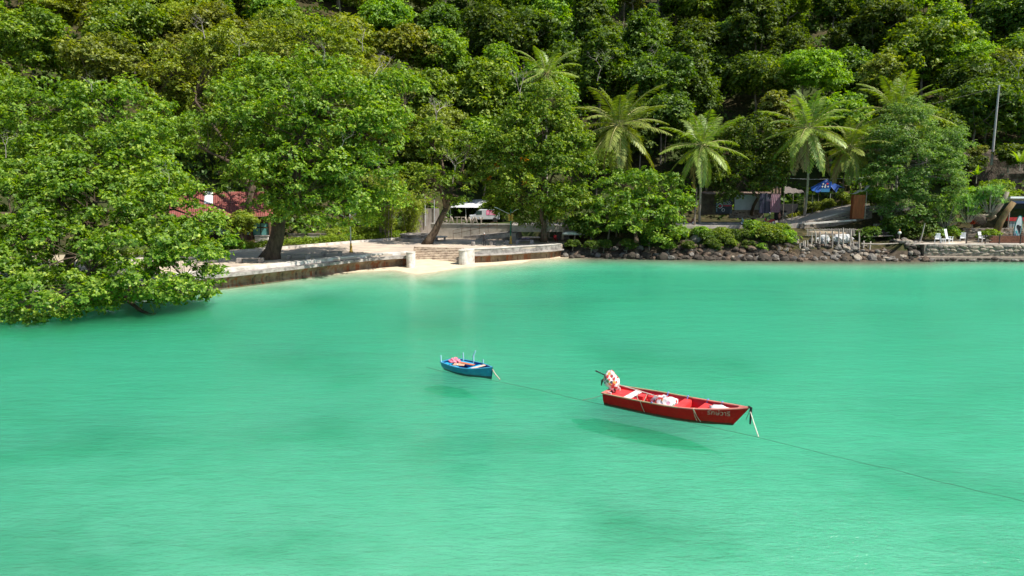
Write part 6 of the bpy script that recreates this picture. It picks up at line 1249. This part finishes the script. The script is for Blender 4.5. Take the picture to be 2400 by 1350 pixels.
for lab, px0, py0, px1, py1, Y, r in (('brown trunk left of the bank stairs', 1277, 562, 1282, 505, 99.5, 0.22), ('pale leaning trunk beside the left of the bank stairs', 1286, 552, 1294, 500, 100.5, 0.12), ('grey trunk right of the bank stairs', 1318, 556, 1322, 500, 98.5, 0.17), ('thin trunk in the shade of the spreading tree', 1425, 560, 1432, 500, 98, 0.12), ('slim pale trunk left of the straight-trunked palm', 1628, 535, 1632, 440, 103, 0.14), ('grey trunk under the feathery tree', 2088, 520, 2092, 430, 101, 0.18), ('crooked trunk with bleached limb above the brown booth', 2052, 470, 2056, 395, 106, 0.2)):
    a, c_ = wd(px0, py0, Y), wd(px1, py1, Y); o = MB().tube(curve_pts(a - Vector((0, 0, 0.4)), c_, 4, 0, 0.02), [r * 1.3, r, r * 0.95, r * 0.9, r * 0.8], 8).build('tree_trunk', BARK_GREY, smooth=True); tag(o, lab, 'tree trunk', 'bare trunks by the road')
# ------------------------------------------------------------------ shrubs and strap-leaved plants of the bank
def strap_plant(name, label, p, n, L, W, leaf, seed, h=0.4, arch=0.9, spread=0.25, cat='plant', heads=None, seg=4):
    """arching strap leaves in rosettes"""
    rng = np.random.default_rng(seed); V, Fc, T = [], [], []
    for hc in (heads or [(0, 0, h)]):
        for i in range(n):
            a = rng.uniform(0, 2 * PI); el = rng.uniform(0.2, 1.45); ln = L * rng.uniform(0.6, 1.1); w = W * rng.uniform(0.8, 1.2); d = np.array([math.cos(a), math.sin(a), 0]); s = np.array([-d[1], d[0], 0])
            p0 = np.array(hc) + d * rng.uniform(0, spread); tv = float(np.clip(rng.normal(0.5, 0.2), 0, 1)); o = len(V)
            for k in range(seg + 1):
                u = k / seg; ww = w * (1 - u) ** 0.6 if k < seg else 0.004; V += [p0 + s * ww / 2, p0 - s * ww / 2]; T += [tv, tv]
                ang = el - arch * 1.6 * u ** 1.3; p0 = p0 + (d * math.cos(ang) + np.array([0, 0, math.sin(ang)])) * ln / seg
            Fc += [(o + 2 * k, o + 2 * k + 1, o + 2 * k + 3, o + 2 * k + 2) for k in range(seg)]
    me = bpy.data.meshes.new('leaves'); me.from_pydata([tuple(v) for v in V], [], Fc); at = me.attributes.new('tint', 'FLOAT', 'POINT'); at.data.foreach_set('value', np.array(T, np.float32)); me.update()
    t = thing(name, label, cat, p); link('leaves', me, LM[leaf], t); mb = MB()
    for hc in (heads or [(0, 0, h)]): mb.tube([(hc[0] * 0.2, hc[1] * 0.2, -0.3), (hc[0] * 0.7, hc[1] * 0.7, hc[2] * 0.6), hc], [0.09, 0.07, 0.06], 6)
    mb.build('stem', BARK_GREY, t); return t
rp = random.Random(91)
for lab, px, py, Y, nh, sz, sd in (('spiky pandanus clump overhanging the terrace, nearest the feathery tree', 2215, 520, 95.4, 18, 1.0, 1), ('tall spiky pandanus in the middle of the terrace slope', 2270, 505, 95.6, 20, 1.1, 2), ('spiky pandanus above the thick slanting trunk', 2322, 482, 95.2, 16, 1.1, 3), ('dark pandanus tuft on the slope behind the grey trunk', 2072, 512, 99, 3, 0.8, 4)):
    rp2 = random.Random(sd); heads = [(rp2.uniform(-1.6, 1.6), rp2.uniform(-0.8, 0.8), rp2.uniform(0.6, 2.9)) for _ in range(nh)]
    strap_plant('pandanus', lab, wd(px, py, Y) - Vector((0, 0, 0.6)), 60, 1.15 * sz, 0.085, 'pandan', 300 + sd, heads=heads, cat='pandanus')
strap_plant('red_plant', 'red-leaved plant glowing on the garden wall', wd(2278, 534, 96.2), 60, 0.85, 0.11, 'red', 311, h=0.5, arch=0.7)
for lab, px, py, Y, sd, sz in (('banana plant with pale broad leaves left of the utility pole foot', 2288, 425, 101, 21, 1.0), ('banana plant with pale broad leaves at the picture edge, by the rock face', 2390, 395, 104, 22, 1.15), ('young banana plant with one yellow leaf left of the blue canopy', 1904, 470, 104.5, 23, 0.7)):
    strap_plant('banana_plant', lab, wd(px, py, Y), 9 if sz > 0.8 else 3, 2.2 * sz, 0.52 * sz, 'banana', 330 + sd, h=0.9, arch=0.55, cat='banana plant', seg=6)
strap_plant('reed_tuft', 'tuft of dry drooping reeds trailing into the water left of the stakes', wp(1843, 603, 0.2) + Vector((0, 0.4, 0)), 130, 1.5, 0.05, 'palm_dry', 341, h=0.7, arch=1.1, spread=1.0, cat='reeds'); strap_plant('reed_tuft', 'greener reeds growing among the dry drooping tuft', wp(1852, 600, 0.3) + Vector((0, 0.6, 0.2)), 70, 1.3, 0.05, 'olive', 342, h=0.7, arch=1.0, spread=0.9, cat='reeds')
strap_plant('fallen_fronds', 'heap of brown fallen palm fronds draped over the boulders', wp(1452, 575, 1.2), 170, 2.4, 0.05, 'palm_dry', 343, h=0.9, arch=0.85, spread=0.8, cat='palm fronds')
# bank bushes: shared bush crowns, each its own plant
for px, Y, leaf, s, z in ((1655, 96.5, 'almond', 0.56, 1.7), (1700, 96.2, 'almond', 0.63, 1.7), (1748, 96.3, 'deep', 0.59, 1.8), (1795, 96.5, 'almond', 0.66, 1.8), (1840, 96.8, 'almond', 0.66, 1.9), (1345, 95.6, 'deep', 0.4, 1.1), (1390, 94.9, 'deep', 0.42, 0.9), (1475, 94.6, 'deep', 0.4, 0.9), (1575, 94.4, 'almond', 0.4, 0.9), (1680, 94.3, 'deep', 0.42, 0.9), (1765, 94.4, 'deep', 0.45, 1.0), (1800, 93.9, 'almond', 0.4, 0.8), (1420, 95.4, 'deep', 0.45, 1.0), (1625, 94.6, 'deep', 0.4, 1.0), (1725, 94.6, 'almond', 0.42, 1.0), (1530, 95.2, 'deep', 0.5, 1.3), (1600, 97.0, 'deep', 0.59, 1.7), (1860, 95.2, 'bright', 0.7, 1.6), (1810, 95.0, 'almond', 0.75, 1.4), (1550, 97.5, 'deep', 0.9, 2.1),
                          (1350, 98.5, 'deep', 0.7, 2.6), (1390, 98.0, 'deep', 0.9, 2.3), (1450, 99.0, 'deep', 0.9, 2.6), (1668, 95.6, 'deep', 0.5, 1.5), (1775, 97.6, 'almond', 0.6, 2.4), (1800, 98.0, 'almond', 0.6, 2.8),
                          (2060, 95.8, 'deep', 0.6, 1.8), (2125, 96, 'deep', 0.9, 2.0), (2175, 95.5, 'deep', 0.8, 2.0), (2240, 96.0, 'almond', 0.7, 2.2), (2330, 95.2, 'bright', 0.4, 2.2), (2350, 94.8, 'bright', 0.4, 2.2),
                          (1915, 108, 'olive', 0.45, 5.6), (1955, 108.5, 'olive', 0.42, 6.2), (1985, 108.5, 'almond', 0.5, 6.6), (2035, 105, 'bright', 0.75, 6.5), (2065, 104, 'bright', 0.8, 6.0), (2300, 103, 'bright', 1.1, 6.0), (2355, 105, 'bright', 1.1, 7.0), (2255, 102, 'bright', 1.0, 5.2), (2275, 112.5, 'deep', 0.9, 11.0), (2372, 112.5, 'deep', 1.0, 12.2), (2410, 112.0, 'olive', 0.9, 12.5), (2300, 113.5, 'olive', 0.6, 13.5), (2200, 103, 'almond', 0.9, 4.5)):
    place_tree('bush', px, Y, leaf, s, cat='shrub', name='bank_shrub', z=z, group='shrubs of the bank')
# ------------------------------------------------------------------ people and motorbikes
def clothes(name, shirt, trousers, skin, z1, z2):
    m, nt, out = new_mat(name); p = N(nt, 'ShaderNodeBsdfPrincipled'); p.inputs['Roughness'].default_value = 0.85
    tc = N(nt, 'ShaderNodeTexCoord'); sp = N(nt, 'ShaderNodeSeparateXYZ'); nt.links.new(tc.outputs['Object'], sp.inputs[0])
    a = mixc(nt, math_n(nt, 'GREATER_THAN', sp.outputs['Z'], z1), trousers, shirt); c = mixc(nt, math_n(nt, 'GREATER_THAN', sp.outputs['Z'], z2), a, skin)
    nt.links.new(c, p.inputs['Base Color']); nt.links.new(p.outputs[0], out.inputs[0]); return m
SKIN = (0.36, 0.20, 0.13)
def person(label, loc, rz, J, mat, hair, scale=1.0, cap=None):
    """J: joints; one continuous skinned body with fingers as short chains, head with face, hair or cap as child"""
    t = thing('person', label, 'person', loc, rz, scale=scale)
    V, E, Rr = [], [], []
    def chain(pts, rads, root=None):
        prev = root
        for q, r in zip(pts, rads):
            V.append(q); Rr.append(r); i = len(V) - 1
            if prev is not None: E.append((prev, i))
            prev = i
        return prev
    pel = chain([J['pelvis']], [0.13]); ch = chain([J['waist'], J['chest']], [0.125, 0.15], pel); nk = chain([J['neck'], J['head'], J['crown']], [0.055, 0.095, 0.085], ch)
    for s in 'lr':
        w = chain([J['sh' + s], J['el' + s], J['wr' + s], J['ha' + s]], [0.06, 0.045, 0.032, 0.035], ch)
        d = (Vector(J['ha' + s]) - Vector(J['wr' + s])).normalized()
        for k in range(4): f = Vector(J['ha' + s]) + d * 0.05 + Vector((0.0, 0, 0)); sd = d.cross(Vector((1, 0, 0))).normalized() * (0.03 - 0.02 * k); chain([f + sd, f + sd + d * (0.035 + 0.008 * (1.5 - abs(k - 1.5)))], [0.009, 0.007], w)
        chain([Vector(J['ha' + s]) + Vector((0.03, 0, 0)) + d * 0.02], [0.010], w)
        chain([J['hip' + s], J['kn' + s], J['an' + s], J['to' + s]], [0.095, 0.062, 0.042, 0.035], pel)
    me = bpy.data.meshes.new('body'); me.from_pydata([tuple(v) for v in V], E, []); me.materials.append(mat); o = bpy.data.objects.new('body', me); C.objects.link(o); o.parent = t
    sk = o.modifiers.new('skin', 'SKIN'); sk.use_smooth_shade = True
    for i, r in enumerate(Rr): d = me.skin_vertices[0].data[i]; d.radius = (r, r); d.use_root = (i == 0)
    o.modifiers.new('sub', 'SUBSURF').levels = 1
    h = Vector(J['head']) * 0.45 + Vector(J['crown']) * 0.55; crumple(3, (0.115, 0.125, 0.105), 2, 0.05).xform(Matrix.Translation(h + Vector((0, 0.015, 0.045)))).build('cap' if cap else 'hair', cap or hair, t, smooth=True)
    MB().box(h + Vector((0, -0.115, -0.03)), (0.025, 0.035, 0.045), taper=0.5).build('nose', surf('skin', SKIN, (0.3, 0.16, 0.1), 5, 0.6, 0), t)
    return t
STAND = dict(pelvis=(0, 0, 0.92), waist=(0, 0, 1.08), chest=(0, 0.0, 1.30), neck=(0, -0.01, 1.47), head=(0, -0.03, 1.58), crown=(0, -0.03, 1.68), shl=(-0.19, 0, 1.40), ell=(-0.24, -0.04, 1.13), wrl=(-0.16, -0.22, 1.02), hal=(-0.12, -0.28, 1.0), shr=(0.19, 0, 1.40), elr=(0.25, -0.05, 1.14), wrr=(0.22, -0.26, 1.04), har=(0.20, -0.32, 1.02),
             hipl=(-0.09, 0, 0.86), knl=(-0.11, -0.03, 0.48), anl=(-0.11, 0.03, 0.08), tol=(-0.12, -0.12, 0.03), hipr=(0.09, 0, 0.86), knr=(0.13, -0.02, 0.48), anr=(0.15, 0.04, 0.08), tor=(0.16, -0.11, 0.03))
SIT = dict(STAND); SIT.update(pelvis=(0, 0, 0.10), waist=(0, 0.0, 0.26), chest=(0, -0.02, 0.48), neck=(0, -0.03, 0.65), head=(0, -0.05, 0.76), crown=(0, -0.05, 0.86), shl=(-0.18, -0.02, 0.58), ell=(-0.24, -0.12, 0.34), wrl=(-0.14, -0.30, 0.26), hal=(-0.12, -0.36, 0.24), shr=(0.18, -0.02, 0.58), elr=(0.24, -0.12, 0.34), wrr=(0.14, -0.30, 0.26), har=(0.12, -0.36, 0.24),
           hipl=(-0.09, -0.03, 0.10), knl=(-0.16, -0.44, 0.16), anl=(-0.14, -0.50, -0.26), tol=(-0.14, -0.64, -0.32), hipr=(0.09, -0.03, 0.10), knr=(0.16, -0.44, 0.16), anr=(0.14, -0.50, -0.26), tor=(0.14, -0.64, -0.32))
LIE = {k: (v[2] - 0.85, v[0], 0.16 - v[1] * 0.4) for k, v in STAND.items()}
HAIR = surf('hair_black', (0.02, 0.016, 0.014), (0.03, 0.025, 0.02), 9, 0.6, 0); CAPW = surf('cap_white', (0.72, 0.70, 0.70), (0.6, 0.58, 0.58), 4, 0.8, 0)
person('person in dark clothes and white cap standing with a bicycle on the promenade', wp(1135, 576, PLAT), 0.3, STAND, clothes('clothes_dark', (0.02, 0.02, 0.022), (0.015, 0.015, 0.017), SKIN, 0.9, 1.49), HAIR, 0.98, CAPW)
person('person in dark top and mauve trousers lying on the bench right of the green lamp', wp(1229, 571, PLAT) + Vector((0, 0.1, 0.53)), 0.12, LIE, surf('clothes_mauve', (0.16, 0.12, 0.18), (0.06, 0.05, 0.08), 2.0, 0.9, 0), HAIR)
person('child in red clothes sitting on the sea wall end near the stairs', wp(1300, 567, PLAT) + Vector((0, 0, 0.35)), 0.5, SIT, clothes('clothes_red', (0.45, 0.02, 0.03), (0.30, 0.02, 0.03), SKIN, 0.12, 0.66), HAIR, 0.92)
# bicycle beside the standing person
bp = wp(1143, 575, PLAT); t = thing('bicycle', 'dark bicycle held by the person in the white cap', 'bicycle', bp, 0.15)
def ring(c, r, th, n=16): 
    P = [Vector(c) + Vector((r * math.cos(2 * PI * k / n), 0, r * math.sin(2 * PI * k / n))) for k in range(n + 1)]; return MB().tube(P, th, 5, cap=False)
for x in (-0.5, 0.5): w = ring((x, 0, 0.33), 0.31, 0.022).build('wheel', TYR, t); MB().tube([(x - .3, 0, 0.33), (x + .3, 0, 0.33)], 0.006, 4).build('spokes', LAMPW, w)
MB().tube([(-0.5, 0, 0.33), (-0.1, 0, 0.33), (-0.22, 0, 0.78), (0.32, 0, 0.78), (-0.1, 0, 0.33)], 0.018, 5).tube([(0.5, 0, 0.33), (0.32, 0, 0.88)], 0.018, 5).build('frame', BLACK, t); MB().tube([(0.32, -0.28, 0.95), (0.34, 0, 0.9), (0.32, 0.28, 0.95)], 0.014, 5).build('handlebar', LAMPW, t); MB().box((-0.24, 0, 0.84), (0.24, 0.13, 0.05)).build('saddle', BLACK, t, bevel=0.02)
def motorbike(label, px, py, Y, rz, col):
    p = wd(px, py, Y); p.z = road_z(p.x) + 0.01; t = thing('motorbike', label, 'motorbike', p, rz, 'motorbikes on the road')
    pm = surf('bike_' + col[0], col[1], None, 3, 0.35, 0, spec=0.5)
    for x in (-0.6, 0.62):
        w = ring((x, 0, 0.28), 0.23, 0.05, 18).build('wheel', TYR, t); MB().lathe([(0.03, -0.05), (0.17, -0.03), (0.17, 0.03), (0.03, 0.05)], 10).xform(Matrix.Translation((x, 0, 0.28)) @ Matrix.Rotation(PI / 2, 4, 'X')).build('rim', LAMPW, w)
    prof = [(-0.85, 0.62), (-0.75, 0.75), (-0.2, 0.72), (0.05, 0.50), (0.30, 0.45), (0.48, 0.85), (0.55, 0.98), (0.66, 0.75), (0.50, 0.40), (0.20, 0.28), (-0.35, 0.30), (-0.62, 0.45)]
    n = len(prof); MB().add([(x, y, z) for y in (-0.13, 0.13) for x, z in prof], [tuple(range(n)), tuple(range(2 * n - 1, n - 1, -1))] + [(i, n + i, n + (i + 1) % n, (i + 1) % n) for i in range(n)]).build('fairing', pm, t, bevel=0.04)
    MB().box((-0.38, 0, 0.80), (0.75, 0.26, 0.09)).build('seat', BLACK, t, bevel=0.03); MB().tube([(0.62, 0, 0.28), (0.52, 0, 0.92)], 0.035, 6).build('fork', LAMPW, t)
    MB().tube([(0.40, -0.34, 1.02), (0.50, -0.1, 1.0), (0.50, 0.1, 1.0), (0.40, 0.34, 1.02)], 0.02, 6).build('handlebar', BLACK, t); MB().lathe([(0.02, -0.05), (0.09, 0), (0.02, 0.05)], 10).xform(Matrix.Translation((0.62, 0, 0.92)) @ Matrix.Rotation(PI / 2, 4, 'Y')).build('headlight', SKYL, t)
    for s in (-1, 1): MB().tube([(0.46, s * 0.26, 1.02), (0.48, s * 0.30, 1.16)], 0.012, 5).build('mirror', BLACK, t)
    return t
mk = [('black motorbike parked under the dome tree edge', 1338, 533, 103.8, 0.1, ('black', (0.02, 0.02, 0.022))), ('white motorbike half hidden behind the spreading tree', 1424, 534, 104, 0.0, ('white', (0.6, 0.6, 0.62))), ('dark red motorbike beside the straight-trunked palm', 1615, 532, 104, 0.05, ('darkred', (0.10, 0.015, 0.015))), ('teal and white scooter in front of the dense dark tree', 1748, 529, 103.6, 3.2, ('teal', (0.25, 0.45, 0.45)))]
for a in mk: motorbike(*a)
m2 = motorbike('red motorbike with a rider in a white helmet near the striped cloths', 1802, 523, 104.6, 3.0, ('red', (0.4, 0.02, 0.02)))
p2 = m2.location.copy(); person('rider in green shirt and white helmet on the red motorbike', p2 + Vector((0.1, 0, 0.78)), 3.0 + PI / 2, SIT, clothes('clothes_green', (0.10, 0.16, 0.08), (0.05, 0.05, 0.07), SKIN, 0.12, 0.66), HAIR, 1.0, CAPW)
person('person in brown shorts walking on the road past the pink patterned cloth', wd(1826, 518, 104) * 1.0, 2.2, STAND, clothes('clothes_tan', (0.30, 0.14, 0.10), (0.12, 0.05, 0.03), SKIN, 0.9, 1.49), HAIR)
[o for o in C.objects if o.get('label', '').startswith('person in brown shorts')][0].location.z = road_z(wd(1826, 518, 104).x)
